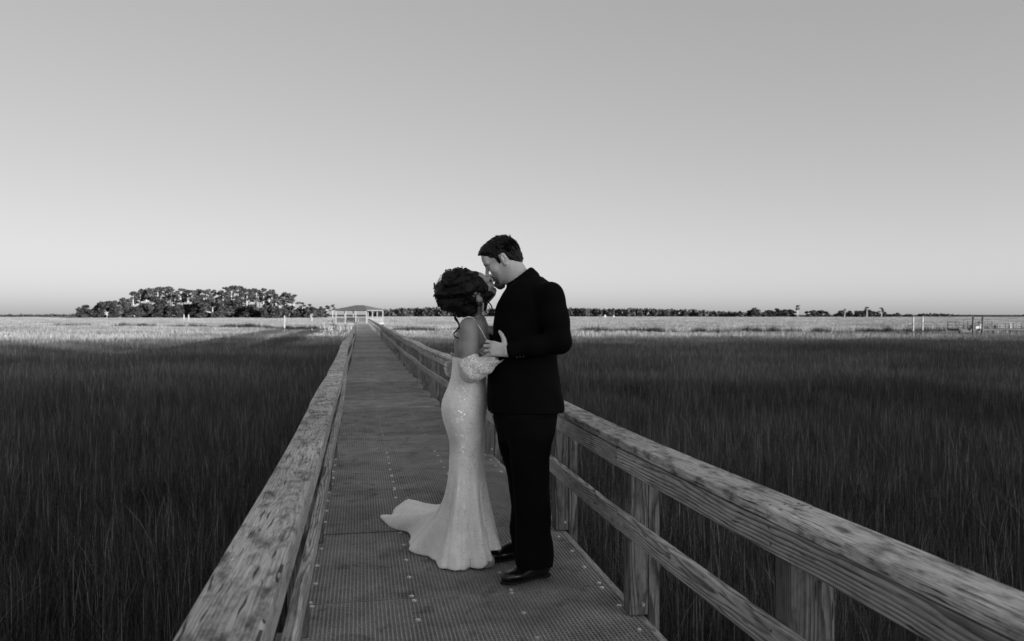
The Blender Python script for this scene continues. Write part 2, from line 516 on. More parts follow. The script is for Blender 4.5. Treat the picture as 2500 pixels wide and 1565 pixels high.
def panel_mesh(L):
    mb = MB()
    wd = X1 - X0
    n = int(round(wd / 0.0191))
    p = wd / n
    for i in range(n + 1):
        x = -wd / 2 + i * p
        x0 = max(-wd / 2, x - 0.0029); x1 = min(wd / 2, x + 0.0029)
        mb.box(x0, x1, -L / 2 + 0.004, L / 2 - 0.004, -0.018, 0.0)
    m = int(round((L - 0.01) / 0.0232))
    q = (L - 0.014) / m
    for j in range(m + 1):
        y = -L / 2 + 0.007 + j * q
        y0 = max(-L / 2 + 0.004, y - 0.0024); y1 = min(L / 2 - 0.004, y + 0.0024)
        mb.box(-wd / 2 + 0.0005, wd / 2 - 0.0005, y0, y1, -0.0075, -0.0012)
    return mesh('deck_panel', mb.v, mb.f, M['grating'])
pm_full = panel_mesh(1.18)
half_cache = {}
def screw_mesh():
    mb = MB()
    mb.tube([(0, 0, -0.004), (0, 0, 0.0035)], [0.0125, 0.012], 12)
    mb.tube([(0, 0, 0.0035), (0, 0, 0.0065)], [0.0065, 0.005], 10)
    return mesh('screw', mb.v, mb.f, M['metal'])
scm = screw_mesh()
def screw_strip(L):
    me = MB()
    for y in screw_rows(L):
        for x in SCX:
            n = len(me.v)
            me.v += [(v.co.x + x, v.co.y + y, v.co.z) for v in scm.vertices]
            me.f += [tuple(i + n for i in f.vertices) for f in scm.polygons]
    return mesh('screws', me.v, me.f, M['metal_dull'])
SCX = (-0.735, -0.245, 0.245, 0.72)
def screw_rows(L):
    return [-L / 2 + 0.03, -L / 4, 0.0, L / 4, L / 2 - 0.03] if L > 0.9 else [-L / 2 + 0.03, 0.0, L / 2 - 0.03]
strip_full = screw_strip(1.18)
joints = [-3.12, -1.94, -0.76, 0.42, 1.60, 2.78, 3.96, 5.15, 6.36, 6.92, 8.14, 9.30, 9.87]
while joints[-1] < YEND: joints.append(joints[-1] + 1.18)
for i in range(len(joints) - 1):
    a, b = joints[i], joints[i + 1]
    L = b - a
    if abs(L - 1.18) < 0.05: pm, st = pm_full, strip_full
    else:
        key = round(L, 2)
        if key not in half_cache: half_cache[key] = (panel_mesh(L), screw_strip(L))
        pm, st = half_cache[key]
    yc = (a + b) / 2
    dx, dz = walk(yc)
    tilt = math.atan2(walk(b)[1] - walk(a)[1], L)
    o = link('deck_panel', pm, bw_o, ((X0 + X1) / 2 + dx - 0.5, yc, dz + random.uniform(-0.002, 0.003)), (tilt, random.uniform(-.002, .002), random.uniform(-.003, .003)))
    if 2.0 < a < 8.0:
        for y in screw_rows(L):
            for x in SCX:
                link('screw', scm, o, (x + random.uniform(-.008, .008), y + random.uniform(-.008, .008), random.uniform(-.001, .001)))
    else:
        if a < 40: s = link('screws', st, o); s['kind'] = 'stuff'

# stringers under the panels
def sweep(name, x, z, wdt, hgt, ya, yb, mat, parent, step=0.4, zf=1.0, px=0.0, ch=0.004):
    """a sawn board that follows the walk's sag; x, z are its centre"""
    n = max(1, int((yb - ya) / step))
    yc = (ya + yb) / 2
    dx0, dz0 = walk(yc)
    v, f = [], []
    w2, h2 = wdt / 2, hgt / 2
    prof = [(-w2 + ch, -h2), (w2 - ch, -h2), (w2, -h2 + ch), (w2, h2 - ch), (w2 - ch, h2), (-w2 + ch, h2), (-w2, h2 - ch), (-w2, -h2 + ch)]
    for i in range(n + 1):
        y = ya + (yb - ya) * i / n
        dx, dz = walk(y)
        for (a, b) in prof:
            v.append((a + dx - dx0, y - yc, b + (dz - dz0) * zf))
    for i in range(n):
        for k in range(8):
            k2 = (k + 1) % 8
            f.append((i * 8 + k, i * 8 + k2, (i + 1) * 8 + k2, (i + 1) * 8 + k))
    f.append(tuple(range(7, -1, -1))); f.append(tuple(n * 8 + k for k in range(8)))
    return link(name, mesh(name, v, f, mat), parent, (x + dx0 - px, yc, z + dz0 * zf))
ys = -3.1
while ys < YEND - 1:
    ye = min(ys + (3.54 if ys < 45 else 21.24), YEND)
    for sx in (0.0, 1.0):
        x = (X0 - 0.0195) if sx == 0 else (X1 + 0.0195)
        sweep('rim_board', x, -0.122, 0.038, 0.235, ys + 0.002, ye - 0.002, M['wood_rim'], bw_o, 0.6 if ys < 45 else 3.0, px=0.5)
    for x in (0.257, 0.747):
        sweep('stringer', x, -0.16, 0.045, 0.235, ys + 0.002, ye - 0.002, M['dark_wood'], bw_o, 1.2 if ys < 45 else 3.0, px=0.5)
    ys = ye

# railings
PS, P0 = 1.44, 2.15
def post_mesh(seed):
    rg = random.Random(seed); mb = MB()
    c = 0.0445
    mb.box(-c, c, -c, c, 0.004, 0.781)
    me = mesh('post', mb.v, mb.f, M['wood_post'])
    bm = bmesh.new(); bm.from_mesh(me)
    bmesh.ops.bevel(bm, geom=[e for e in bm.edges], offset=0.004, segments=1, affect='EDGES')
    bm.to_mesh(me); bm.free()
    return me
def pile_mesh(top=0.775):
    mb = MB()
    mb.box(-0.028, 0.028, -0.07, 0.07, -2.6, top)
    me = mesh('pile', mb.v, mb.f, M['wood_post'])
    bm = bmesh.new(); bm.from_mesh(me)
    bmesh.ops.bevel(bm, geom=[e for e in bm.edges], offset=0.004, segments=1, affect='EDGES')
    bm.to_mesh(me); bm.free()
    return me
pme, pile_me, pile_low = post_mesh(1), pile_mesh(), pile_mesh(-0.02)
def bolt_mesh():
    mb = MB(); mb.tube([(0, 0, 0), (0, -0.008, 0)], [0.011, 0.008], 8)
    return mesh('bolt', mb.v, mb.f, M['metal'])
bolt_me = bolt_mesh()
def nail_mesh():
    mb = MB(); mb.tube([(0, 0, -0.002), (0, 0, 0.0006)], [0.0052, 0.0048], 8)
    return mesh('nail', mb.v, mb.f, M['dark_wood'])
nail_me = nail_mesh()

def railing(side, label, cap_joints):
    sx = -1 if side == 'l' else 1
    inner = -0.22 if sx < 0 else 1.224            # inner face of the posts
    root = setp(empty('railing', (inner, 0, 0)), label, 'railing', 'boardwalk railings')
    n = 0; far = MB()
    y = P0 - 2 * PS - (0.0 if sx > 0 else 0.03)
    while y < YEND - 0.5:
        dx, dz = walk(y)
        jy = random.uniform(-0.03, 0.03); rz = random.uniform(-0.02, 0.02)
        if y < 26:
            po = link('post', pme, root, (sx * 0.0445 + dx, y + jy, dz), (random.uniform(-.008, .008), random.uniform(-.006, .006), rz + random.choice((0, math.pi / 2, math.pi))))
            link('pile', pile_me if sx > 0 else pile_low, root, (sx * 0.1205 + dx, y + jy + 0.03, dz), (0, 0, rz))
            if y < 9:
                link('bolt', bolt_me, po, (0, 0, 0)).location = (sx * 0.02, -0.0445, 0.055)
                bb = po.children[0]; bb.matrix_parent_inverse = Matrix.Identity(4)
                bb.rotation_euler = (0, 0, -po.rotation_euler.z + rz)
                a = -po.rotation_euler.z + rz
                bb.location = Matrix.Rotation(a, 3, 'Z') @ Vector((sx * 0.02, -0.0445, 0.055))
        else:
            x0 = 0.0 if sx > 0 else -0.089
            far.box(x0 + dx, x0 + 0.089 + dx, y - .0445, y + .0445, dz + 0.004, dz + 0.781)
            x0 = 0.0925 if sx > 0 else -0.1485
            far.box(x0 + dx, x0 + 0.056 + dx, y - .04, y + .10, dz - 2.5, dz + (0.775 if sx > 0 else -0.02))
        y += PS
    fo = far.build('distant_posts', M['wood_post'], root); fo['kind'] = 'stuff'
    def boards(name, xc, zc, wd, hg, js, mat, step):
        for a, b in zip(js[:-1], js[1:]):
            o = sweep(name, xc, zc, wd, hg, a + 0.0035, b - 0.0035, mat, root, step if a < 30 else 2.0, ch=0.005)
            o.location.z += random.uniform(-0.003, 0.003); o.rotation_euler = (random.uniform(-.0012, .0012), 0, random.uniform(-.0015, .0015))
            if a > 9: continue
            L = b - a
            if name == 'cap_board':
                for yy in (-L / 2 + 0.035, L / 2 - 0.035):
                    for xx in (-0.05, 0.0, 0.045):
                        dz_ = walk((a + b) / 2 + yy)[1] - walk((a + b) / 2)[1]
                        link('nail', nail_me, o, (xx + random.uniform(-.006, .006), yy + random.uniform(-.012, .012), 0.0193 + dz_))
            else:
                k = math.ceil((a - P0) / PS)
                while P0 + k * PS < b:
                    yy = P0 + k * PS - (a + b) / 2
                    for zz in (-0.022, 0.024):
                        q = link('nail', nail_me, o, (-sx * 0.0193, yy + random.uniform(-.02, .02), zz), (0, -sx * math.pi / 2, 0))
                    k += 1
    def seq(start, lens, far_len):
        out = [start]; i = 0
        while out[-1] < YEND - 0.2:
            L = lens[i % len(lens)] if out[-1] < 40 else far_len
            out.append(min(out[-1] + L, YEND)); i += 1
        return out
    cj = cap_joints + seq(cap_joints[-1], [2 * PS, 3 * PS, 2 * PS], 14.55)[1:]
    boards('cap_board', sx * 0.025, 0.801, 0.148, 0.038, cj, M['wood_cap'], 0.25)
    boards('rail_board', -sx * 0.0195, 0.7265, 0.038, 0.089, seq(P0 - 2 * PS if sx > 0 else P0 - PS, [3 * PS, 2 * PS], 14.55), M['wood_rail'], 0.35)
    boards('middle_board', -sx * 0.0195, 0.432, 0.038, 0.089, seq(P0 - 2 * PS if sx < 0 else P0 - PS, [2 * PS, 2 * PS, 3 * PS], 14.55), M['wood_rail'], 0.35)
    return root
railing('l', 'weathered timber railing with cracked cap boards on the left edge of the boardwalk', [-0.9, 5.19])
railing('r', 'weathered timber railing with bold grain behind the couple on the right edge', [-0.7, 2.16])

# ---------------------------------------------------------------- trees
def leaf_cloud(centres, radii, counts, size, rg, flat=1.0, tone=(0.03, 0.09)):
    P, T = [], []
    for c, r, n in zip(centres, radii, counts):
        u = rg.normal(0, 1, (n, 3)); u /= np.linalg.norm(u, axis=1)[:, None]
        q = np.asarray(c) + u * (r * rg.uniform(0.55, 1.08, (n, 1))) * np.array([1, 1, flat])
        P.append(q); T.append(rg.uniform(tone[0], tone[1], n) * (0.75 + 0.5 * rg.random()))
    P = np.concatenate(P); T = np.concatenate(T); n = len(P)
    a = rg.normal(0, 1, (n, 3)); a /= np.linalg.norm(a, axis=1)[:, None]
    b = np.cross(a, rg.normal(0, 1, (n, 3))); b /= np.linalg.norm(b, axis=1)[:, None]
    s = size * rg.uniform(0.6, 1.4, (n, 1))
    V = np.stack([P - a * s - b * s * .5, P + a * s * .9 - b * s * .7, P + a * s + b * s * .6, P - a * s * .8 + b * s * .8], 1).reshape(-1, 3)
    F = np.arange(n * 4).reshape(n, 4)
    return V, F, np.repeat(T, 4)

def crown_mesh(name, cl, size, rg, flat, mat, tone):
    V, F, T = leaf_cloud([c[0] for c in cl], [c[1] for c in cl], [c[2] for c in cl], size, rg, flat, tone)
    me = mesh(name, V, F, mat)
    me.attributes.new('tone', 'FLOAT', 'POINT').data.foreach_set('value', T.tolist())
    return me

def pine_variant(seed, h=1.0):
    """unit-height pine: bare pale trunk, flat-topped tufted crown"""
    rg = np.random.default_rng(seed)
    mb = MB()
    bend = rg.normal(0, 0.012, 2)
    tr = [(bend[0] * math.sin(t * 2.2), bend[1] * t, t) for t in np.linspace(0, 0.95, 7)]
    mb.tube(tr, [0.021, 0.020, 0.018, 0.016, 0.014, 0.010, 0.004], 7)
    cl = []
    nb = rg.integers(8, 15)
    base = rg.uniform(0.50, 0.74)
    for i in range(nb):
        t = base + (0.97 - base) * (i + rg.random()) / nb
        az = rg.uniform(0, 6.283); ln = rg.uniform(0.05, 0.15) * (1.15 - 0.6 * (t - base) / (1 - base))
        e = (math.cos(az) * ln, math.sin(az) * ln, t + ln * rg.uniform(0.1, 0.5))
        mb.tube([(bend[0] * math.sin(t * 2.2), bend[1] * t, t - 0.02), e], [0.005, 0.002], 4)
        cl.append((e, rg.uniform(0.04, 0.095), int(rg.integers(34, 60))))
    cl.append(((bend[0], bend[1], 0.96), 0.07, 60))
    tm = mesh('pine_trunk', mb.v, mb.f, M['bark'], True)
    cm = crown_mesh('pine_crown', cl, 0.020, rg, 0.5, M['leaf'], (0.018, 0.085))
    return tm, cm

def oak_variant(seed):
    """unit-height broad evergreen: short limbs, full uneven crown down to the grass"""
    rg = np.random.default_rng(seed)
    mb = MB()
    mb.tube([(0, 0, -0.02), (0.01, 0, 0.2), (0.0, 0.02, 0.42)], [0.045, 0.035, 0.025], 7)
    cl = []
    for i in range(26):
        az = rg.uniform(0, 6.283); t = rg.uniform(0.14, 0.86)
        rad = (0.50 * math.sqrt(max(0.05, 1 - ((t - 0.38) / 0.62) ** 2))) * rg.uniform(0.5, 1.0)
        c = (math.cos(az) * rad, math.sin(az) * rad, t)
        cl.append((c, rg.uniform(0.10, 0.2), int(rg.integers(80, 140))))
        if i < 7: mb.tube([(0.0, 0.01, 0.3), (c[0] * .6, c[1] * .6, 0.3 + (t - .3) * .6), c], [0.02, 0.012, 0.006], 5)
    tm = mesh('oak_trunk', mb.v, mb.f, M['bark'], True)
    cm = crown_mesh('oak_crown', cl, 0.040, rg, 0.8, M['leaf'], (0.012, 0.065))
    return tm, cm
pines = [pine_variant(100 + k) for k in range(6)]
oaks = [oak_variant(200 + k) for k in range(5)]

def tree(kind, var, x_px, d, h, label, group, sxy=1.0, name=None):
    tm, cm = (pines if kind == 'pine' else oaks)[var]
    q = W((x_px - 1250) * d / FPX, d)
    o = empty(name or ('pine_tree' if kind == 'pine' else 'oak_tree'), (q[0], q[1], float(ground_z(d))), random.uniform(0, 6.28))
    for nm, me in (('trunk', tm), ('crown', cm)):
        c = link(nm, me, o); c.scale = (h * sxy, h * sxy, h)
    return setp(o, label, 'tree', group)

prof = [(175, 771), (190, 758), (230, 737), (270, 732), (300, 727), (330, 707), (360, 699), (380, 698), (420, 701), (450, 703), (500, 705), (530, 701),
        (575, 695), (610, 700), (650, 703), (670, 706), (690, 712), (715, 713), (730, 735), (760, 744), (800, 750), (830, 756)]
px_, py_ = zip(*prof)
rg = np.random.default_rng(31)
LP = 'tall slender pine with bare pale trunk standing in the island grove'  # nothing in the photo tells them apart
for i in range(58):
    x = 318 + (722 - 318) * (i + rg.uniform(0.1, 0.9)) / 58
    d = rg.uniform(485, 560)
    top = np.interp(x, px_, py_) + abs(rg.normal(0, 7))
    tree('pine', int(rg.integers(6)), x, d, CAMH - (top - 768) * d / FPX - float(ground_z(d)), LP, 'pines of the island grove', rg.uniform(0.85, 1.2))
LO = 'dark rounded evergreen tree low in the island grove'
for i in range(34):
    x = 188 + (800 - 188) * (i + rg.uniform(0, 1)) / 34
    d = rg.uniform(462, 500)
    lim = np.interp(x, px_, py_)
    top = max(lim + 3, (718 if (360 < x < 395 or 490 < x < 520 or 560 < x < 600) else 737) + rg.uniform(0, 14)) if x > 300 else lim + rg.uniform(0, 5)
    tree('oak', int(rg.integers(5)), x, d, CAMH - (top - 768) * d / FPX - float(ground_z(d)), LO, 'evergreens of the island grove', rg.uniform(0.9, 1.5))
for i, (x, top) in enumerate([(738, 738), (757, 742), (783, 748), (798, 746), (812, 744), (300, 727), (312, 730)]):
    tree('pine', i % 6, x, 500, CAMH - (top - 768) * 500 / FPX - float(ground_z(500)), ('%s small pine at the thin end of the island grove next to the pavilion' % ('first', 'second', 'third', 'fourth', 'fifth')[i]) if i < 5 else ('%s of two small pines at the low left part of the island grove' % ('left', 'right')[i - 5]), 'small pines at the island edges', 1.3)

for i, (x, top, s) in enumerate([(1838, 754, 1.5), (1870, 757, 1.3), (1890, 752, 1.5), (1925, 754, 1.6), (1980, 756, 1.5), (2010, 757, 1.6), (2050, 757, 1.4), (2070, 758, 1.5),
                                 (2100, 757, 1.4), (2118, 753, 1.0), (2136, 759, 1.5), (2160, 760, 1.5), (2185, 763, 1.7), (2215, 766, 2.2), (1800, 762, 1.8), (1765, 766, 2.4)]):
    d = 640 + 10 * (i % 4)
    tree('oak', i % 5, x, d, CAMH - (top - 768) * d / FPX - float(ground_z(d)), 'dark bushy tree in the clump far out on the right', 'bushy trees far right', s)
for i, (x, top) in enumerate([(2062, 754), (2116, 749), (2152, 751), (1842, 751)]):
    tree('pine', i, x, 640, CAMH - (top - 768) * 640 / FPX - float(ground_z(640)), '%s ragged little pine among the bushy trees far right, counted from the left' % ('second', 'third', 'fourth', 'first')[i], 'small pines far right', 1.6)
tree('pine', 2, 1948, 660, CAMH - (745 - 768) * 660 / FPX - float(ground_z(660)), 'lone tall pine rising above the bushy trees far right', None, 1.3)

# far woods that read as one mass
def far_wood(name, segs, d, label, seed, dens=0.9, size=1.1, mat='leaf_far', tone=(0.025, 0.06)):
    rg = np.random.default_rng(seed)
    C, Rr, N = [], [], []
    for (x0, y0), (x1, y1) in zip(segs[:-1], segs[1:]):
        n = max(1, int((x1 - x0) * d / FPX / 1.7))
        for k in range(n):
            t = (k + rg.random()) / n
            x = x0 + (x1 - x0) * t; top = y0 + (y1 - y0) * t + rg.normal(0, 1.1)
            dd = d + rg.uniform(-15, 15)
            ht = CAMH - (top - 768) * dd / FPX; g = float(ground_z(dd)) - 0.3
            for j in range(4):
                zz = g + (ht - g) * (j + 0.5) / 4
                q = W((x - 1250) * dd / FPX + rg.normal(0, 1.0), dd + rg.normal(0, 2))
                C.append((q[0], q[1], zz)); Rr.append(max(0.6, (ht - g) / 5.0) * rg.uniform(0.8, 1.3)); N.append(int(16 * dens))
    V, F, T = leaf_cloud(C, Rr, N, size, rg, 0.8, tone)
    me = mesh(name, V, F, M[mat])
    me.attributes.new('tone', 'FLOAT', 'POINT').data.foreach_set('value', T.tolist())
    setp(link(name, me), label, 'wood', kind='stuff')
far_wood('far_tree_line', [(900, 757), (960, 756), (1000, 754), (1050, 752), (1100, 754), (1300, 755), (1400, 753), (1480, 756), (1560, 755), (1640, 757), (1700, 758), (1760, 762), (1800, 764), (1850, 766)],
         860, 'long low belt of woodland along the horizon behind the couple', 61)
far_wood('distant_shore', [(2240, 769), (2270, 767), (2305, 767.5), (2325, 769.5), (2350, 771), (2420, 772.5), (2640, 771.5)], 1500, 'thin pale line of distant shore at the far right', 62, 0.9, 1.3)
far_wood('distant_bank', [(-200, 770), (-60, 769.5), (60, 769.8), (180, 769)], 1500, 'thin dark line of distant shore at the far left', 63, 0.8, 1.3)

# the wood on the shore behind the camera, whose shadow lies over the near marsh
def shore_wood():
    rg = np.random.default_rng(77)
    bm = bmesh.new(); bmesh.ops.create_icosphere(bm, subdivisions=2, radius=1.0)
    bv = np.array([v.co[:] for v in bm.verts]); bf = np.array([[v.index for v in f.verts] for f in bm.faces]); bm.free()
    V, F = [], []; n = 0
    line = lambda x: -200.0 + 0.17 * x
    for x in np.arange(-130, 560, 3.6):
        top = WOOD_H + rg.normal(0, 0.15) + 0.2 * math.sin(x * 0.05)
        for (zc, rz, rad) in ((top - 4.0, 4.0, 4.0), (top - 10.0, 5.5, 4.2), (top - 17, 6.0, 4.2), (2.0, 7.0, 4.0)):
            sc_ = 1 + 0.16 * rg.normal(0, 1, len(bv))
            q = bv * sc_[:, None] * np.array([rad, rad * 1.2, rz]) + np.array([x + rg.normal(0, .8), line(x) - 4 + rg.normal(0, 1.2), zc])
            V.append(q); F.append(bf + n); n += len(bv)
    cl, rr, nn = [], [], []
    for x in np.arange(-130, 560, 2.8):
        cl.append((x, line(x) - 3 + rg.normal(0, 1.5), WOOD_H - 1.9 + rg.normal(0, 0.25))); rr.append(2.6); nn.append(60)
    LV, LF, LT = leaf_cloud(cl, rr, nn, 0.45, rg, 0.6)
    V = np.concatenate(V + [LV]); F = [tuple(f) for f in np.concatenate(F)] + [tuple(f) for f in (LF + n)]
    me = mesh('shore_wood', V, F, M['leaf'])
    me.attributes.new('tone', 'FLOAT', 'POINT').data.foreach_set('value', [0.06] * len(V))
    setp(link('shore_wood', me), 'dense dark wood on the shore behind the viewpoint', 'wood', kind='stuff')
WOOD_H = 19.9
shore_wood()

# ---------------------------------------------------------------- pavilion at the end of the walk
def pavilion():
    d0 = 136.0
    c = W((871 - 1250) * d0 / FPX, d0 + 2.6)
    root = setp(empty('pavilion', (c[0], c[1], 0.0), R(-19) - YAW), 'open hip roofed pavilion on white posts at the far end of the boardwalk', 'pavilion')
    hw, hd = 2.95, 2.9
    mb = MB(); mb.box(-hw - .15, hw + .15, -hd - .15, hd + .15, -0.28, -0.04); mb.build('floor', M['wood_rim'], root)
    e, zt, ze = 0.42, 3.02, 2.22
    x, y = hw + e, hd + e; rl = 0.75
    v = [(-x, -y, ze), (x, -y, ze), (x, y, ze), (-x, y, ze), (-rl, 0, zt), (rl, 0, zt), (-x, -y, ze - .06), (x, -y, ze - .06), (x, y, ze - .06), (-x, y, ze - .06)]
    f = [(0, 1, 5, 4), (1, 2, 5), (2, 3, 4, 5), (3, 0, 4), (0, 6, 7, 1), (1, 7, 8, 2), (2, 8, 9, 3), (3, 9, 6, 0), (9, 8, 7, 6)]
    link('roof', mesh('roof', v, f, M['shingle']), root)
    mb = MB()
    for s in (-1, 1):
        mb.box(-hw - .1, hw + .1, s * hd - .07, s * hd + .07, 2.02, 2.15)
    mb.build('beam', M['dark_wood'], root); mb = MB()  # front and back beams coloured dark to stand for shade under the eaves
    for s in (-1, 1):
        mb.box(s * hw - .07, s * hw + .07, -hd + .072, hd - .072, 2.025, 2.145)
    mb.build('beam', M['white_paint'], root)
    for px, py in ((-hw, -hd), (-hw * .36, -hd), (hw * .3, -hd), (hw, -hd), (hw, -hd * .28), (hw, hd), (-hw, hd), (0, hd), (-hw, 0), (hw * .62, hd)):
        mb = MB(); mb.box(-.065, .065, -.065, .065, -0.04, 2.018); mb.build('post', M['white_paint'], root, (px, py, 0))
        if py < 0 or px > 0:
            mb = MB(); mb.tube([(0, 0, -2.5), (0, 0, -0.285)], .13, 8); mb.build('pile', M['dark_wood'], root, (px, py, 0))
    def rail(xa, ya, xb, yb, mat):
        mb = MB(); L = math.hypot(xb - xa, yb - ya)
        for z in (0.28, 0.52, 0.76):
            mb.box(0.09, L - .09, -.02, .02, z - .045, z + .045)
        k = 0.0
        while k < L - .2:
            k += 0.45; mb.box(k - .03, k + .03, .022, .05, 0.0, 0.8)
        mb.build('balustrade', mat, root, (xa, ya, 0), (0, 0, math.atan2(yb - ya, xb - xa)))
    rail(-hw, -hd, -hw * .36, -hd, M['dark_wood']); rail(-hw * .36, -hd, hw * .25, -hd, M['dark_wood'])
    rail(-hw, hd, hw, hd, M['dark_wood']); rail(hw, -hd, hw, hd, M['pole_wood']); rail(-hw, -hd, -hw, hd, M['dark_wood'])
    # bench inside
    mb = MB(); mb.box(-.9, .9, -.22, .22, .40, .45); mb.box(-.9, .9, .2, .25, .5, .9)
    for s in (-.8, .8): mb.box(s - .04, s + .04, -.2, .2, -.04, .398)
    setp(mb.build('bench', M['dark_wood'], None, W((846 - 1250) * d0 / FPX, d0 + 3.4, 0.0), (0, 0, R(-19) - YAW)), 'dark bench standing inside the pavilion', 'bench')
pavilion()

# ---------------------------------------------------------------- poles, dock, boats
def pole(x, ytop, d, rad, label, group=None, lean=0.0, mat='pole_wood', name='mooring_pole', cap=False):
    q = W((x - 1250) * d / FPX, d); zt = CAMH - (ytop - 768) * d / FPX; zg = float(ground_z(d))
    mb = MB(); H = zt - zg
    mb.tube([(0, 0, -.5), (lean * .3 * H, 0, H * .3), (lean * .7 * H, 0, H * .7), (lean * H, 0, H)], [rad * 1.08, rad * 1.03, rad, rad * .93], 12)
    if not cap:
        mb.tube([(lean * H, 0, H + .001), (lean * H, 0, H + rad * .5)], [rad * .9, rad * .35], 12)
        return setp(mb.build(name, M[mat], None, (q[0], q[1], zg), (0, 0, -YAW), True), label, 'pole', group)
    root = empty(name, (q[0], q[1], zg), -YAW)
    mb.build('shaft', M[mat], root, smooth=True)
    mb = MB(); mb.tube([(lean * H, 0, H - .1), (lean * H, 0, H + .03), (lean * H, 0, H + .1)], [rad * 1.08, rad * 1.08, rad * .3], 12)
    mb.build('cap', M['dark_wood'], root, smooth=True)
    return setp(root, label, 'pole', group)
pole(694.5, 771, 131, 0.125, 'tall white pole standing alone in front of the island trees')
pole(761.5, 770, 146, 0.12, 'white pole with tapered top nearer the pavilion than the other one', lean=-.01)
pole(2229, 771.5, 117, 0.125, 'left of the two capped mooring poles at the right creek', lean=.012, cap=True)
pole(2252, 771.5, 117, 0.125, 'right of the two capped mooring poles at the right creek', lean=.006, cap=True)
pole(830.5, 796, 138, 0.10, 'short white stub post in the grass left of the boardwalk, further from it', 'white stub posts')
pole(857, 796, 138, 0.10, 'short white stub post in the grass touching the boardwalk rail', 'white stub posts')
pole(449, 768.5, 330, 0.28, 'left of two tiny pale posts in front of the island trees')
pole(460.5, 768.5, 330, 0.28, 'right of two tiny pale posts in front of the island trees')

def wreck():
    d = 139.0
    q = W((798 - 1250) * d / FPX, d)
    root = setp(empty('broken_dock_frame', (q[0], q[1], float(ground_z(d))), -YAW), 'collapsed frame of slanted white planks in the grass left of the pavilion', 'dock frame')
    for (xa, za, xb, zb) in ((-1.2, .8, -.95, 2.0), (-.35, .9, -.55, 2.35), (.15, .9, .95, 2.5), (.95, 2.5, 1.25, .8), (-1.0, .9, 1.3, 1.15), (.45, .8, 1.5, 2.3)):
        mb = MB(); L = math.hypot(xb - xa, zb - za); mb.box(-.075, .075, -.03, .03, -.4, L)
        mb.build('plank', M['white_paint'], root, (xa, random.uniform(-.2, .2), za), (0, math.atan2(xb - xa, zb - za), 0))
wreck()

def dock():
    d = 112.0
    def U(x): return (x - 1250) * d / FPX
    u0, u1 = U(2342), U(2640)
    q = W(u0, d)
    root = setp(empty('dock', (q[0], q[1], -0.62), -YAW), 'low dark dock with thin rails over the creek at the right edge', 'dock')
    L = u1 - u0
    mb = MB(); mb.box(0, L, 0, 3.2, -.22, 0); mb.build('deck', M['dark_wood'], root)
    mb = MB()
    for y in (0.06, 3.1):
        for z in (0.5, 0.98): mb.box(0, L, y - .025, y + .025, z - .025, z + .025)
    for x in (0.03,): mb.box(x - .025, x + .025, .09, 3.07, .955, 1.005)
    mb.build('handrail', M['dark_wood'], root)
    k = 0.05
    while k < L:
        for y in (0.12, 3.04):
            mb = MB(); mb.box(-.035, .035, -.03, .03, 0.002, 1.03); mb.build('post', M['dark_wood'], root, (k, y, 0))
        k += 1.15
    for x in (0.6, 3.0, 5.4, 7.8, 10.2):
        mb = MB(); mb.tube([(0, 0, -2.4), (0, 0, -.225)], .11, 8); mb.build('pile', M['dark_wood'], root, (x, 1.0, 0))
    mb = MB(); mb.box(6.3, 10.5, 2.6, 2.66, 0.05, .95); mb.build('screen_panel', M['shingle'], root)
    for xx, nm in ((2375, 'left dark piling sticking up through the dock'), (2398, 'right dark piling sticking up through the dock')):
        pole(xx, 774, d - 0.35, 0.14, nm, None, .02, 'dark_wood', 'dock_piling')
    q = W(U(2402), d + 1.6)
    mb = MB(); mb.box(-.45, .45, -.35, .35, 0.0, .62); mb.box(-.47, .47, -.37, .37, .625, .69)
    setp(mb.build('storage_box', M['white_paint'], None, (q[0], q[1], -.61), (0, 0, -YAW)), 'white storage box standing on the dock beside the pilings', 'box')
    q = W(U(2389), d + 0.9)
    mb = MB(); 
    mb.box(-.9, .9, -.35, .35, 0.0, .12); mb.box(-.9, .9, -.3, -.25, .125, .5)
    o = setp(mb.build('gangway', M['dark_wood'], None, (q[0], q[1], -.3), (0, R(-28), -YAW)), 'short dark gangway ramp tilted against the right piling', 'gangway')
    q = W(U(2479), d + 1.2)
    mb = MB(); mb.tube([(0, 0, 0), (0, 0, .55)], [.16, .16], 10); mb.tube([(0, 0, .551), (0, 0, .75)], [.13, .05], 10)
    setp(mb.build('white_drum', M['white_paint'], None, (q[0], q[1], -.615), (0, 0, 0), True), 'small white drum on the dock at the right edge', 'drum')
dock()

def boat(x, y, d, L, label):
    q = W((x - 1250) * d / FPX, d)
    root = setp(empty('boat', (q[0], q[1], CAMH - (y - 768) * d / FPX), -YAW + R(20)), label, 'boat', 'far white boats')
    v = [(-L / 2, -.5 * L / 3, .5), (L * .3, -.5 * L / 3, .55), (L / 2, 0, .8), (L * .3, .5 * L / 3, .55), (-L / 2, .5 * L / 3, .5), (-L / 2, -.3, -.6), (L * .35, 0, -.6), (-L / 2, .3, -.6)]
    f = [(0, 1, 2, 3, 4), (0, 5, 6, 1), (1, 6, 2), (3, 2, 6), (3, 6, 7, 4), (0, 4, 7, 5), (5, 7, 6)]
    link('hull', mesh('hull', v, f, M['white_paint']), root)
    mb = MB(); mb.box(-L * .2, L * .12, -.6, .6, .56, 1.5); mb.box(-L * .25, L * .16, -.7, .7, 1.503, 1.6); mb.build('cabin', M['white_paint'], root)
boat(1477, 774.5, 560, 3.0, 'small white boat far out in the marsh right of the couple, the left one')
boat(1498, 776, 545, 2.4, 'small white boat far out in the marsh right of the couple, the lower right one')

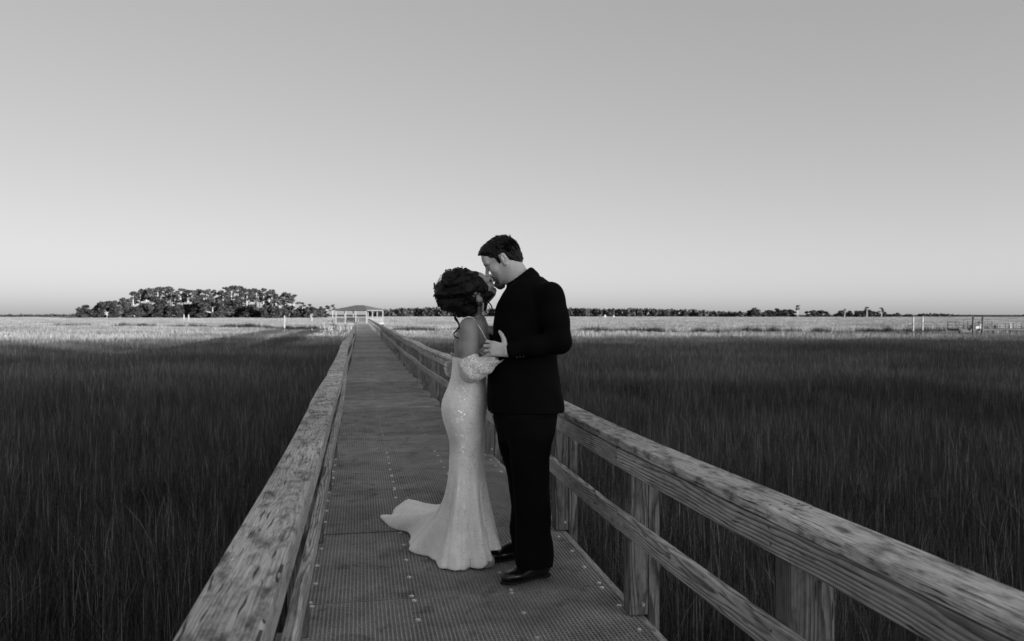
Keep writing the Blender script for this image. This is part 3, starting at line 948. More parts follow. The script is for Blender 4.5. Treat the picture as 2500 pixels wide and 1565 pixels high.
# ---------------------------------------------------------------- the couple: distance fields turned into surfaces
def smin(a, b, k):
    if k <= 0: return np.minimum(a, b)
    h = np.maximum(k - np.abs(a - b), 0) / k
    return np.minimum(a, b) - h * h * k * 0.25

class Field:
    def __init__(s, lo, hi, h):
        s.lo = np.array(lo, float); s.h = h
        s.n = np.ceil((np.array(hi) - s.lo) / h).astype(int) + 1
        s.v = np.full(s.n, 0.09, np.float32)
    def sub(s, lo, hi):
        a = np.clip(np.floor((np.array(lo) - s.lo) / s.h).astype(int), 0, s.n - 1)
        b = np.clip(np.ceil((np.array(hi) - s.lo) / s.h).astype(int) + 1, 1, s.n)
        ax = [(s.lo[i] + np.arange(a[i], b[i]) * s.h).astype(np.float32) for i in range(3)]
        return tuple(slice(a[i], b[i]) for i in range(3)), np.meshgrid(*ax, indexing='ij', sparse=True)
    def put(s, fn, lo, hi, k=0.0, op='add'):
        m = k + 3 * s.h
        sl, X = s.sub(np.array(lo) - m, np.array(hi) + m)
        if any(q.start >= q.stop for q in sl): return
        d = fn(*X).astype(np.float32)
        if op == 'add': s.v[sl] = smin(s.v[sl], d, k)
        elif op == 'cut': s.v[sl] = -smin(-s.v[sl], d, k)
        elif op == 'and': s.v[sl] = -smin(-s.v[sl], -d, k)
    def cone(s, a, b, ra, rb, k=0.0, op='add'):
        a = np.array(a, float); b = np.array(b, float); ab = b - a; L2 = max(1e-12, float(ab @ ab))
        def fn(x, y, z):
            t = np.clip(((x - a[0]) * ab[0] + (y - a[1]) * ab[1] + (z - a[2]) * ab[2]) / L2, 0, 1)
            return np.sqrt((x - a[0] - ab[0] * t) ** 2 + (y - a[1] - ab[1] * t) ** 2 + (z - a[2] - ab[2] * t) ** 2) - (ra + (rb - ra) * t)
        m = max(ra, rb)
        s.put(fn, np.minimum(a, b) - m, np.maximum(a, b) + m, k, op)
    def chain(s, pts, rad, k=0.0):
        for i in range(len(pts) - 1): s.cone(pts[i], pts[i + 1], rad[i], rad[i + 1], k)
    def ell(s, c, rad, axes=None, k=0.0, op='add'):
        c = np.array(c, float); rad = np.array(rad, float); A = np.eye(3) if axes is None else np.array(axes, float)
        def fn(x, y, z):
            dx, dy, dz = x - c[0], y - c[1], z - c[2]
            q = [(A[i][0] * dx + A[i][1] * dy + A[i][2] * dz) / rad[i] for i in range(3)]
            k0 = np.sqrt(q[0] ** 2 + q[1] ** 2 + q[2] ** 2)
            k1 = np.sqrt((q[0] / rad[0]) ** 2 + (q[1] / rad[1]) ** 2 + (q[2] / rad[2]) ** 2)
            return k0 * (k0 - 1.0) / np.maximum(k1, 1e-6)
        m = rad.max()
        s.put(fn, c - m, c + m, k, op)
    def loft(s, rows, k=0.0, p=2.2):
        """rows of (z, centre r, centre d, half r, half d)"""
        rows = sorted(rows); Z = [q[0] for q in rows]
        lo = [min(q[1] - q[3] for q in rows), min(q[2] - q[4] for q in rows), Z[0]]
        hi = [max(q[1] + q[3] for q in rows), max(q[2] + q[4] for q in rows), Z[-1]]
        cols = [[q[i] for q in rows] for i in range(1, 5)]
        zz = np.linspace(Z[0], Z[-1], 160)
        sm = []
        for c in cols:
            v = np.interp(zz, Z, c); ker = np.hanning(15); ker /= ker.sum()
            sm.append(np.convolve(np.pad(v, 7, 'edge'), ker, 'valid'))
        def fn(x, y, z):
            cx, cy, ax, ay = (np.interp(z, zz, c) for c in sm)
            q = (np.abs((x - cx) / ax) ** p + np.abs((y - cy) / ay) ** p) ** (1.0 / p)
            d = (q - 1.0) * np.minimum(ax, ay)
            return np.maximum(d, np.maximum(z - Z[-1], Z[0] - z))
        s.put(fn, lo, hi, k)
    def warp(s, fn):
        sl, X = s.sub(s.lo, s.lo + s.n * s.h)
        s.v += fn(*X).astype(np.float32)
    def surface(s):
        v = s.v; n = s.n - 1
        ins = v < 0
        c = np.zeros(n, np.uint8)
        for i in (0, 1):
            for j in (0, 1):
                for k in (0, 1):
                    c += ins[i:n[0] + i, j:n[1] + j, k:n[2] + k]
        act = (c > 0) & (c < 8)
        I = np.argwhere(act)
        idx = np.full(n, -1, np.int32); idx[act] = np.arange(len(I))
        acc = np.zeros((len(I), 3)); cnt = np.zeros(len(I))
        corner = [(i, j, k) for i in (0, 1) for j in (0, 1) for k in (0, 1)]
        val = {q: v[I[:, 0] + q[0], I[:, 1] + q[1], I[:, 2] + q[2]].astype(float) for q in corner}
        for a in corner:
            for ax in range(3):
                if a[ax]: continue
                b = list(a); b[ax] = 1; b = tuple(b)
                va, vb = val[a], val[b]; m = (va < 0) != (vb < 0)
                t = np.where(m, va / np.where(m, va - vb, 1), 0)
                p = np.array(a, float)[None, :] + np.zeros((len(I), 1)); p[:, ax] += t
                acc[m] += p[m]; cnt[m] += 1
        P = (I + acc / cnt[:, None]) * s.h + s.lo
        Q = []
        for ax in range(3):
            o1, o2 = (ax + 1) % 3, (ax + 2) % 3
            A = [slice(None)] * 3; B = [slice(None)] * 3
            A[ax] = slice(0, -1); B[ax] = slice(1, None)
            ia, ib = ins[tuple(A)], ins[tuple(B)]
            e = np.argwhere(ia != ib)
            if not len(e): continue
            ok = (e[:, o1] > 0) & (e[:, o2] > 0) & (e[:, o1] < n[o1]) & (e[:, o2] < n[o2])
            e = e[ok]; fl = ia[e[:, 0], e[:, 1], e[:, 2]]
            q = []
            for (x, y) in ((1, 1), (0, 1), (0, 0), (1, 0)):
                g = e.copy(); g[:, o1] -= x; g[:, o2] -= y
                q.append(idx[g[:, 0], g[:, 1], g[:, 2]])
            q = np.stack(q, 1); q[~fl] = q[~fl][:, ::-1]
            Q.append(q)
        return P, np.concatenate(Q)
    def build(s, name, mat, root, base, smooth_it=1):
        P, Q = s.surface()
        for _ in range(smooth_it):
            acc = np.zeros_like(P); cnt = np.zeros(len(P))
            for i in range(4):
                a, b = Q[:, i], Q[:, (i + 1) % 4]
                np.add.at(acc, a, P[b]); np.add.at(cnt, a, 1); np.add.at(acc, b, P[a]); np.add.at(cnt, b, 1)
            P = 0.5 * P + 0.5 * acc / np.maximum(cnt, 1)[:, None]
        P = P - np.array(base)
        me = bpy.data.meshes.new(name)
        me.vertices.add(len(P)); me.vertices.foreach_set('co', P.ravel())
        me.loops.add(Q.size); me.loops.foreach_set('vertex_index', Q.ravel().astype(np.int32))
        me.polygons.add(len(Q)); me.polygons.foreach_set('loop_start', np.arange(0, Q.size, 4, dtype=np.int32))
        me.polygons.foreach_set('use_smooth', np.ones(len(Q), bool))
        me.materials.append(mat); me.update(calc_edges=True); me.validate()
        return link(name, me, root)

def pt(x, y, d):
    """photo measurements taken at a known distance, as metres in the couple's frame"""
    return np.array([(x - 1250) * d / FPX, d, CAMH - (y - 768) * d / FPX])

def unit(v):
    v = np.array(v, float); return v / np.linalg.norm(v)

def wr(amp, seed):
    """cloth wrinkles"""
    g = np.random.default_rng(seed); ws = [(g.normal(0, 1, 3), g.uniform(0, 6.28)) for _ in range(7)]
    def fn(x, y, z):
        o = 0
        for q, ph in ws:
            q = unit(q * np.array([1, 1, 0.8])) * 42
            o = o + np.sin(q[0] * x + q[1] * y + q[2] * z + ph + 1.5 * np.sin(9 * z + 7 * x + ph))
        return amp * o / 3.0
    return fn

def hand(F, wrist, dr, back, thumb_side, curls, sc=1.0, thumb=(0.5, 0.8, -0.3), tbend=0.4, wr_r=0.024, spread=0.04):
    dr = unit(dr); back = unit(np.array(back) - dr * (np.array(back) @ dr)); t = np.cross(dr, back) * thumb_side
    wrist = np.array(wrist, float)
    offs = [0.031, 0.0105, -0.0105, -0.030]
    lens = [(.042, .025, .021), (.046, .029, .022), (.043, .027, .021), (.034, .021, .019)]
    klen = [.088, .091, .086, .078]
    for i in range(4):
        kn = wrist + dr * klen[i] * sc + t * offs[i] * sc
        F.cone(wrist + t * offs[i] * 0.55 * sc, kn, .0145 * sc, .0125 * sc, 0.012)
        p = kn; a = 0.0; base = unit(dr + t * (offs[i] / 0.031) * spread)
        r0 = (.0098, .0100, .0095, .0085)[i] * sc
        for j in range(3):
            a += curls[i][j]
            dv = base * math.cos(a) - back * math.sin(a)
            q = p + dv * lens[i][j] * sc
            F.cone(p, q, r0 * (1 - .08 * j), r0 * (1 - .08 * (j + 1)), 0.0035)
            p = q
    b = wrist + dr * .022 * sc + t * .022 * sc - back * .006 * sc
    dv = unit(dr * thumb[0] + t * thumb[1] + back * thumb[2])
    q = b + dv * .045 * sc; F.cone(b, q, .0155 * sc, .0125 * sc, 0.010)
    dv2 = unit(dv * math.cos(tbend) + dr * math.sin(tbend)); q2 = q + dv2 * .033 * sc; F.cone(q, q2, .0118 * sc, .0105 * sc, 0.004)
    dv3 = unit(dv2 * math.cos(tbend) + (dr - 0.5 * back) * math.sin(tbend)); F.cone(q2, q2 + dv3 * .026 * sc, .0105 * sc, .0085 * sc, 0.004)
    return wrist

class Head:
    def __init__(s, C, f, u, side, sc):
        s.C, s.f, s.u, s.s, s.k = np.array(C), unit(f), unit(u), unit(side), sc
        s.A = np.stack([s.f, s.s, s.u])
    def p(s, a, b, c): return s.C + (s.f * a + s.s * b + s.u * c) * s.k
    def e(s, F, a, b, c, rad, k=0.0, op='add', rot=0.0):
        A = s.A
        if rot:
            cs, sn = math.cos(rot), math.sin(rot)
            A = np.stack([s.f * cs + s.u * sn, s.s, s.u * cs - s.f * sn])
        F.ell(s.p(a, b, c), np.array(rad) * s.k, A, k * s.k, op)
    def c(s, F, a, b, ra, rb, k=0.0, op='add'):
        F.cone(s.p(*a), s.p(*b), ra * s.k, rb * s.k, k * s.k, op)
    def build(s, F, female=False):
        s.e(F, -.012, 0, .030, (.098, .076, .088))
        s.e(F, .020, 0, -.035, (.070, .062, .078), .03)
        for q in (-1, 1):
            s.c(F, (-.015, q * .052, -.055), (.055, q * .022, -.100), .020, .017, .03)
            s.e(F, .062, q * .036, -.022, (.026, .026, .026), .02)
            s.e(F, .080, q * .028, .024, (.014, .028, .009), .012, rot=-.2)
        s.e(F, .078, 0, -.104, (.019, .022, .017), .02)
        s.e(F, .066, 0, .045, (.03, .05, .04), .03)
        for q in (-1, 1):
            s.e(F, .097, q * .030, .002, (.014, .019, .012), .012, 'cut')
            s.e(F, .0765, q * .031, .001, (.0135, .0145, .0125), .004)
        s.c(F, (.092, 0, .010), (.115, 0, -.030), .0075, .0105, .012)
        s.e(F, .118, 0, -.035, (.010, .0105, .009), .006)
        for q in (-1, 1): s.e(F, .104, q * .012, -.040, (.010, .007, .008), .006)
        s.e(F, .090, 0, -.060, (.013, .026, .012), .012)
        s.e(F, .0985, 0, -.0655, (.0085, .021, .0055), .004)
        s.e(F, .0965, 0, -.0765, (.0085, .019, .006), .004)
        s.c(F, (.112, -.024, -.0712), (.112, .024, -.0712), .0022, .0022, .003, 'cut')
        for q in ((-1,) if female else (-1, 1)):
            s.e(F, -.008, q * .0765, -.004, (.019, .0085, .033), .004, rot=.25)
            s.e(F, -.004, q * .086, -.002, (.0105, .0075, .020), .003, 'cut', rot=.25)
            s.c(F, (.001, q * .081, -.012), (-.001, q * .082, .006), .0035, .003, .003)
            s.e(F, .002, q * .076, -.030, (.009, .006, .009), .004)

def skin_mat(name, val):
    t = NT(name)
    co = t.n('ShaderNodeTexCoord').outputs['Object']
    n1 = t.noise(co, 18.0, 3.0, 0.6); n2 = t.noise(co, 220.0, 2.0, 0.6)
    v = t.math('MULTIPLY', t.math('MULTIPLY', t.mapr(n1, .3, .7, .86, 1.12), t.mapr(n2, .3, .7, .94, 1.06)), val)
    cc = t.n('ShaderNodeCombineColor')
    for i in range(3): t.l(v, cc.inputs[i])
    t.principled(cc.outputs[0], 0.48, 0.35, t.bump(n2, 0.15, 0.001))
    return t.m
M['skin_man'] = skin_mat('skin_man', 0.54)
M['skin_woman'] = skin_mat('skin_woman', 0.25)

def cloth_mat(name, val, weave=900.0, rough=0.85):
    t = NT(name)
    co = t.n('ShaderNodeTexCoord').outputs['Object']
    n1 = t.noise(co, weave, 2.0, 0.6)
    v = t.math('MULTIPLY', t.mapr(n1, .3, .7, .7, 1.3), val)
    cc = t.n('ShaderNodeCombineColor')
    for i in range(3): t.l(v, cc.inputs[i])
    t.principled(cc.outputs[0], rough, 0.05, t.bump(n1, 0.2, 0.0008))
    return t.m
M['suit'] = cloth_mat('black_suit_cloth', 0.0042)
M['hair'] = None
def hair_mat(name, val, rough=0.42):
    t = NT(name)
    co = t.n('ShaderNodeTexCoord').outputs['Object']
    n1 = t.noise(t.vscale(co, 1.0, 1.0, 0.35), 260.0, 3.0, 0.65); n2 = t.noise(co, 45.0, 3.0, 0.6)
    v = t.math('MULTIPLY', t.mapr(n1, .3, .7, .5, 1.8), val)
    cc = t.n('ShaderNodeCombineColor')
    for i in range(3): t.l(v, cc.inputs[i])
    t.principled(cc.outputs[0], rough, 0.22, t.bump(t.math('ADD', n1, n2), 0.9, 0.004))
    return t.m
M['hair'] = hair_mat('dark_hair', 0.005)
M['beard'] = hair_mat('greying_beard', 0.06, 0.7)
def leather():
    t = NT('black_leather')
    co = t.n('ShaderNodeTexCoord').outputs['Object']
    n = t.noise(co, 60.0, 3.0, 0.5)
    t.principled(0.008, 0.22, 0.5, t.bump(n, 0.2, 0.003))
    return t.m
M['leather'] = leather()
M['sole'] = plain('dull_sole', 0.012, 0.75, 0.1)
M['shoe_pale'] = plain('pale_satin_shoe', 0.30, 0.35, 0.5, 0.1, 30.0)

def sequin_mat(name, val, lace=0.0):
    t = NT(name)
    co = t.n('ShaderNodeTexCoord').outputs['Object']
    vo = t.n('ShaderNodeTexVoronoi'); t.l(co, vo.inputs['Vector']); vo.inputs['Scale'].default_value = 300.0
    rv = t.vadd(vo.outputs['Color'], (-.5, -.5, -.5))
    geo = t.n('ShaderNodeNewGeometry').outputs['Normal']
    nv = t.n('ShaderNodeVectorMath', operation='NORMALIZE')
    t.l(t.vadd(t.vadd(geo, t.vscale(rv, 0.9, 0.9, 0.9)), (0.10, -0.10, 0.42)), nv.inputs[0])
    nz = t.noise(co, 12.0, 3.0, 0.6)
    fib = t.noise(co, 420.0, 2.0, 0.6)
    v = t.math('MULTIPLY', t.math('MULTIPLY', t.mapr(nz, .3, .7, .9, 1.06), t.mapr(fib, .3, .7, .85, 1.1)), val)
    if lace > 0:
        v2 = t.n('ShaderNodeTexVoronoi', feature='DISTANCE_TO_EDGE'); t.l(co, v2.inputs['Vector']); v2.inputs['Scale'].default_value = 120.0
        ed = t.mapr(v2.outputs['Distance'], 0.06, 0.26, 1.0, 1.0 - lace)
        v = t.math('MULTIPLY', v, ed)
    cc = t.n('ShaderNodeCombineColor')
    for i in range(3): t.l(v, cc.inputs[i])
    dsh = t.n('ShaderNodeBsdfPrincipled'); t.l(cc.outputs[0], dsh.inputs['Base Color']); dsh.inputs['Roughness'].default_value = .6; dsh.inputs['Specular IOR Level'].default_value = .3
    dsh.inputs['Sheen Weight'].default_value = .35; dsh.inputs['Sheen Roughness'].default_value = .5
    t.l(t.bump(fib, .35, .002), dsh.inputs['Normal'])
    gl = t.n('ShaderNodeBsdfGlossy'); gl.inputs['Roughness'].default_value = .12; gl.inputs['Color'].default_value = (.95, .95, .95, 1)
    t.l(nv.outputs[0], gl.inputs['Normal'])
    sepc = t.n('ShaderNodeSeparateColor'); t.l(vo.outputs['Color'], sepc.inputs[0])
    cl = t.noise(co, 16.0, 3.0, 0.65)
    thr = t.math('MULTIPLY', t.math('GREATER_THAN', sepc.outputs[0], 0.72), t.mapr(cl, .40, .60, .30 * (1 - lace), .95 * (1 - lace)))
    spot = t.math('LESS_THAN', vo.outputs['Distance'], 0.42)
    mx = t.n('ShaderNodeMixShader'); t.l(t.math('MULTIPLY', thr, spot), mx.inputs[0])
    t.l(dsh.outputs[0], mx.inputs[1]); t.l(gl.outputs[0], mx.inputs[2]); t.l(mx.outputs[0], t.out.inputs['Surface'])
    return t.m
M['dress'] = sequin_mat('sequinned_white_dress', 0.94)
M['lace'] = sequin_mat('white_beaded_lace', 0.90, 0.72)

# ---- the man
MD = 4.30
mbase = np.array([(1285 - 1250) * MD / FPX, MD, 0.0])
man = setp(empty('person', W(mbase[0], mbase[1], 0.0), -YAW), 'man in a black suit bending down to kiss the woman, hand in hand with her', 'person')
mh = Head(pt(1226, 634, 4.375), (-.857, 0.02, -.515), (-.515, 0, .857), (0.02, -1, 0), 1.0)

F = Field((-.42, 3.88, 0.0), (.36, 4.78, 1.86), 0.0035)
mh.build(F)
F.chain([mh.p(-.030, 0, -.045), pt(1262, 676, 4.35), pt(1292, 712, 4.31)], [.060, .061, .072], .03)
F.loft([(z, (a + b) / 2 * 1.0, 4.30, (b - a) / 2, w_) for z, a, b, w_ in
        [(CAMH - (y - 768) * 4.3 / FPX, (x0 - 1250) * 4.3 / FPX, (x1 - 1250) * 4.3 / FPX, ww) for y, x0, x1, ww in
         [(715, 1260, 1345, .14), (745, 1240, 1350, .17), (800, 1228, 1346, .165), (870, 1220, 1344, .15), (930, 1218, 1350, .15), (1000, 1225, 1340, .14), (1040, 1232, 1332, .13)]]], .04)
SHN, ELN = pt(1344, 722, 4.115), pt(1367, 834, 4.04)
WRN = pt(1240, 857, 4.055)
F.chain([SHN, ELN, WRN], [.05, .04, .028], .02)
SHF, ELF = pt(1300, 722, 4.50), pt(1238, 846, 4.64)
WRF = pt(1118, 893, 4.56)
F.chain([SHF, ELF, WRF], [.05, .04, .028], .02)
hand(F, WRN, (-.90, .30, .12), (-.25, -.90, .35), 1, [(.20, 1.0, .7), (.28, 1.05, .7), (.36, 1.1, .7), (.45, 1.1, .7)], 0.98, (.35, .75, -.15), .25, spread=.16)
hand(F, WRF, (-.62, -.74, -.10), (-.80, .55, .15), -1, [(.45, .35, .2), (.5, .38, .2), (.5, .4, .25), (.5, .45, .25)], 0.95, (.5, .8, -.2))
for xk, dd, xa in ((1302, 4.16, 1300), (1283, 4.42, 1292)):
    F.chain([pt(xk, 1030, dd), pt(xk - 2, 1180, dd), pt(xa + 6, 1300, dd + .02), (pt(xa + 8, 1335, dd)[0] + .015, dd + .04, .09)], [.070, .052, .034, .026], .03)
body = F.build('body', M['skin_man'], man, mbase, 1)

# short hair, sideburns; goatee; eyebrow
def hair_gate(h):
    def fn(x, y, z):
        dx, dy, dz = x - h.C[0], y - h.C[1], z - h.C[2]
        a = (h.f[0] * dx + h.f[1] * dy + h.f[2] * dz) / h.k; c = (h.u[0] * dx + h.u[1] * dy + h.u[2] * dz) / h.k
        b = np.abs(h.s[0] * dx + h.s[1] * dy + h.s[2] * dz) / h.k
        g = np.interp(a, [-.12, -.06, -.035, -.030, .006, .010, .026, .030, .05, .075, .10, .13], [-.075, -.066, -.030, .020, .028, -.028, -.036, .022, .040, .058, .064, .07])
        g = g + np.where(b < .045, np.clip((a - .05) * .5, 0, .02), 0)
        return (g - c) * h.k
    return fn
F = Field(mh.C - .16, mh.C + .17, 0.003)
mh.e(F, -.014, 0, .033, (.105, .0835, .0955))
mh.e(F, -.045, 0, -.015, (.066, .069, .075), .02)
mh.e(F, .060, 0, .088, (.048, .055, .026), .03, rot=-.35)
F.put(hair_gate(mh), mh.C - .16, mh.C + .17, .006, 'and')
g = np.random.default_rng(5)
hw_ = [(unit(g.normal(0, 1, 3)), g.uniform(0, 6.28)) for _ in range(9)]
def hairnoise(x, y, z):
    o = 0
    for q, ph in hw_: o = o + np.sin((q[0] * x + q[1] * y + q[2] * z) * 190 + ph + 2 * np.sin(60 * z + 40 * x + ph))
    return .0011 * o / 1.6
F.warp(hairnoise)
hair_o = F.build('hair', M['hair'], man, mbase, 0)
mb = MB()
g = np.random.default_rng(15)
for i in range(1500):                      # combed strands that break up the outline
    th = g.uniform(-.3, 3.6); ph = g.uniform(-1.3, 1.3)
    n_ = np.array([math.cos(th) * math.cos(ph), math.sin(ph), math.sin(th) * math.cos(ph)])
    a = (-.014 + .104 * n_[0], .083 * n_[1], .033 + .095 * n_[2])
    if a[2] < .06 and a[0] > .0: continue
    if a[2] < -.02: continue
    if a[0] > .02 and a[2] < .06 + .5 * (a[0] - .02): continue
    nn_ = unit(mh.f * n_[0] + mh.s * n_[1] + mh.u * n_[2]); comb = mh.f * .9 - mh.u * .15 - mh.s * .1 if n_[2] > .45 else mh.f * -.35 - mh.u * .9
    p0 = mh.p(*a); dv = unit(comb - nn_ * (comb @ nn_) + nn_ * g.uniform(.0, .20) + g.normal(0, .16, 3))
    L = g.uniform(.010, .022)
    mb.tube([p0 - dv * .004 - mbase, p0 + dv * L * .6 - mbase, p0 + dv * L - nn_ * L * .12 - mbase], [.0013, .0010, .0003], 3, False)
mb.build('hair_tips', M['hair'], hair_o)
F = Field(mh.p(.09, 0, -.09) - .09, mh.p(.09, 0, -.09) + .09, 0.003)
mh.e(F, .086, 0, -.108, (.024, .030, .026))
mh.e(F, .074, 0, -.118, (.022, .026, .020), .01)
mh.e(F, .096, 0, -.0545, (.0135, .030, .0075), .002)
for q in (-1, 1):
    mh.c(F, (.092, q * .026, -.060), (.084, q * .030, -.095), .007, .009, .006)
F.warp(lambda x, y, z: hairnoise(x, y, z) * 1.1)
F.build('beard', M['beard'], man, mbase, 0)
for q in (1, -1):
    F = Field(mh.p(.08, q * .03, .03) - .05, mh.p(.08, q * .03, .03) + .05, 0.0025)
    mh.c(F, (.0965, q * .014, .0245), (.086, q * .044, .0275), .0052, .0035)
    F.warp(lambda x, y, z: hairnoise(x, y, z) * .6)
    F.build('eyebrow', M['hair'], man, mbase, 0)
    mb = MB()
    mb.tube([mh.p(.0905, q * (.022 + .0035 * i), -.0015 - .004 * math.sin(math.pi * i / 6)) - (mbase) + (mh.f * -.0012 * abs(i - 2)) for i in range(7)], .0013, 4)
    mb.build('eyelash', M['hair'], man, mbase * 0)

def rows(lst, D):
    return [(CAMH - (y - 768) * D / FPX, ((x0 + x1) / 2 - 1250) * D / FPX, dd, (x1 - x0) / 2 * D / FPX, ww) for y, x0, x1, dd, ww in lst]
F = Field((-.42, 3.84, 0.78), (.38, 4.80, 1.70), 0.005)
F.loft(rows([(676, 1272, 1322, 4.30, .075), (690, 1248, 1346, 4.30, .145), (715, 1227, 1362, 4.30, .205), (740, 1215, 1366, 4.30, .222), (786, 1205, 1366, 4.30, .225), (830, 1200, 1362, 4.30, .215),
             (870, 1196, 1361, 4.30, .205), (900, 1192, 1363, 4.30, .205), (940, 1190, 1370, 4.30, .212), (975, 1190, 1376, 4.30, .208), (1003, 1192, 1379, 4.30, .208)], 4.30), 0.0, 2.3)
F.ell(SHN, (.068, .064, .070), k=.05); F.ell(SHF, (.068, .064, .070), k=.05)
CUF = WRN + (ELN - WRN) * .10; CUFF = WRF + (ELF - WRF) * .2
F.chain([SHN, SHN * .5 + ELN * .5, ELN, ELN * .45 + CUF * .55, CUF], [.070, .067, .057, .051, .042], .03)
F.chain([SHF, ELF, CUFF], [.078, .060, .042], .025)
# collar
ring_pts = []
for k in range(17):
    th = 2 * math.pi * k / 16
    c0 = pt(1271, 679, 4.315); ax = pt(1297, 661, 4.315) - c0
    ring_pts.append(c0 + ax * math.cos(th) * 1.0 + np.array([0, .080, 0]) * math.sin(th))
for k in range(16):
    F.cone(ring_pts[k], ring_pts[k + 1], .013, .013, .012)
    dn = np.array([.012, 0, -.030])
    F.cone(ring_pts[k] + dn + (ring_pts[k] - c0) * .12, ring_pts[k + 1] + dn + (ring_pts[k + 1] - c0) * .12, .017, .017, .02)
F.warp(wr(.0030, 3))
F.build('jacket', M['suit'], man, mbase, 1)
mb = MB()
for bx, by, bd in ((1352, 858, 3.99), ):
    p_ = pt(1262, 872, 4.02) - mbase
    for q in range(3): mb.tube([p_ + np.array([.016 * q, -.014, .002 * q]), p_ + np.array([.016 * q, -.019, .002 * q])], [.006, .005], 8)
mb.build('cuff_buttons', M['leather'], man)

F = Field((-.16, 3.95, 0.02), (.32, 4.70, 0.95), 0.005)
F.loft(rows([(970, 1204, 1362, 4.30, .195), (1010, 1206, 1360, 4.30, .20), (1050, 1212, 1354, 4.30, .19), (1075, 1222, 1346, 4.30, .15)], 4.30), .02, 2.3)
F.loft(rows([(1020, 1235, 1361, 4.17, .10), (1060, 1240, 1354, 4.16, .10), (1122, 1245, 1339, 4.155, .095), (1185, 1252, 1343, 4.15, .088), (1257, 1258, 1345, 4.15, .082), (1297, 1258, 1344, 4.15, .082),
             (1325, 1256, 1351, 4.15, .084), (1352, 1255, 1352, 4.15, .086), (1382, 1258, 1349, 4.155, .082)], 4.15), .03, 2.2)
F.loft(rows([(1010, 1203, 1320, 4.42, .10), (1060, 1214, 1315, 4.42, .098), (1092, 1220, 1314, 4.43, .094), (1172, 1239, 1318, 4.44, .086), (1241, 1249, 1326, 4.45, .08), (1288, 1243, 1326, 4.46, .08),
             (1310, 1248, 1328, 4.465, .08), (1332, 1250, 1332, 4.48, .082), (1352, 1250, 1330, 4.49, .08)], 4.44), .03, 2.2)
F.warp(wr(.0026, 8))
F.build('trousers', M['suit'], man, mbase, 1)

def shoe(name, heel, toe, mat, root, base, hgt=.075, wd=.046):
    heel, toe = np.array(heel, float), np.array(toe, float)
    ax = unit(toe - heel); L = np.linalg.norm(toe - heel); sd_ = np.array([-ax[1], ax[0], 0]); up = np.array([0, 0, 1.0]); A = np.stack([ax, sd_, up])
    F = Field(np.minimum(heel, toe) - .09, np.maximum(heel, toe) + np.array([.09, .09, .16]), 0.0035)
    def P(a, b, c): return heel + ax * a * L + sd_ * b + up * c
    F.ell(P(.14, 0, .052), (.050, wd * .80, .050), A)
    F.ell(P(.40, 0, .050), (.090, wd * .86, .046), A, .03)
    F.ell(P(.72, 0, .034), (.082, wd * 1.02, .028), A, .03)
    F.ell(P(.90, 0, .026), (.034, wd * .66, .020), A, .02)
    F.cone(P(.16, 0, .07), P(.22, 0, .11), .038, .034, .02)
    F.put(lambda x, y, z: -(z - .0125), heel - .3, toe + .3, 0.0, 'and')
    o = F.build(name, mat, root, base, 1)
    S = Field(np.minimum(heel, toe) - .09, np.maximum(heel, toe) + np.array([.09, .09, .06]), 0.0035)
    S.ell(P(.12, 0, .0), (.044, wd * .80, .05), A); S.ell(P(.45, 0, .0), (.085, wd * .72, .03), A, .02); S.ell(P(.74, 0, .0), (.084, wd * 1.04, .03), A, .03)
    S.put(lambda x, y, z: np.abs(z - .007) - .0065, heel - .3, toe + .3, 0.0, 'and')
    S.build('sole', M['sole'], o, base, 0)
    return o
shoe('shoe', (.192, 4.245, 0), (-.045, 4.115, 0), M['leather'], man, mbase)
shoe('shoe', (.125, 4.60, 0), (-.152, 4.475, 0), M['leather'], man, mbase)

# wedding ring on the near hand
mb = MB()
rp = pt(1195.5, 855, 4.035)
mb.tube([rp - mbase + np.array([0, math.cos(t) * .0112, math.sin(t) * .0112]) + np.array([.002 * math.cos(t), 0, 0]) for t in np.linspace(0, 6.283, 17)], .0026, 6, False)
ring_o = mb.build('ring', M['metal'], man)

# ---- the woman
_pt0 = pt
def pt(x, y, d): return _pt0(x, y, d + 0.04)
WD = 4.33
wbase = np.array([(1150 - 1250) * WD / FPX, WD, 0.0])
wom = setp(empty('person', W(wbase[0], wbase[1], 0.0), -YAW), 'woman with dark pinned up curls in a white sequinned gown tilting her face up', 'person')
e_, yw = R(50), R(14)
wf = (math.cos(e_) * math.cos(yw), math.cos(e_) * math.sin(yw), math.sin(e_)); wu = (-math.sin(e_) * math.cos(yw), -math.sin(e_) * math.sin(yw), math.cos(e_))
ws_ = np.array([math.sin(yw), -math.cos(yw), 0]); rl_ = R(33)
wh = Head(pt(1165, 709, 4.275), wf, np.array(wu) * math.cos(rl_) + ws_ * math.sin(rl_), ws_ * math.cos(rl_) - np.array(wu) * math.sin(rl_), 0.87)
F = Field((-.48, 3.92, 0.0), (.06, 4.72, 1.62), 0.0035)
wh.build(F, True)
F.chain([wh.p(-.03, 0, -.05), pt(1163, 752, 4.30), pt(1150, 800, 4.32)], [.052, .046, .056], .03)
F.loft(rows([(778, 1136, 1184, 4.36, .10), (795, 1119, 1194, 4.36, .150), (822, 1110, 1199, 4.36, .155), (850, 1109, 1198, 4.36, .145), (880, 1110, 1190, 4.36, .125), (920, 1107, 1178, 4.37, .112),
             (960, 1093, 1184, 4.39, .13), (990, 1086, 1183, 4.40, .14), (1030, 1094, 1176, 4.41, .135)], 4.36), .03, 2.1)
wSH, wEL, wWR = pt(1144, 801, 4.165), pt(1146, 909, 4.10), pt(1203, 878, 4.10)
F.chain([wSH, wSH * .5 + wEL * .5, wEL, wWR], [.053, .049, .040, .026], .02)
fSH, fEL, fWR = pt(1163, 800, 4.46), pt(1186, 846, 4.50), pt(1200, 806, 4.27)
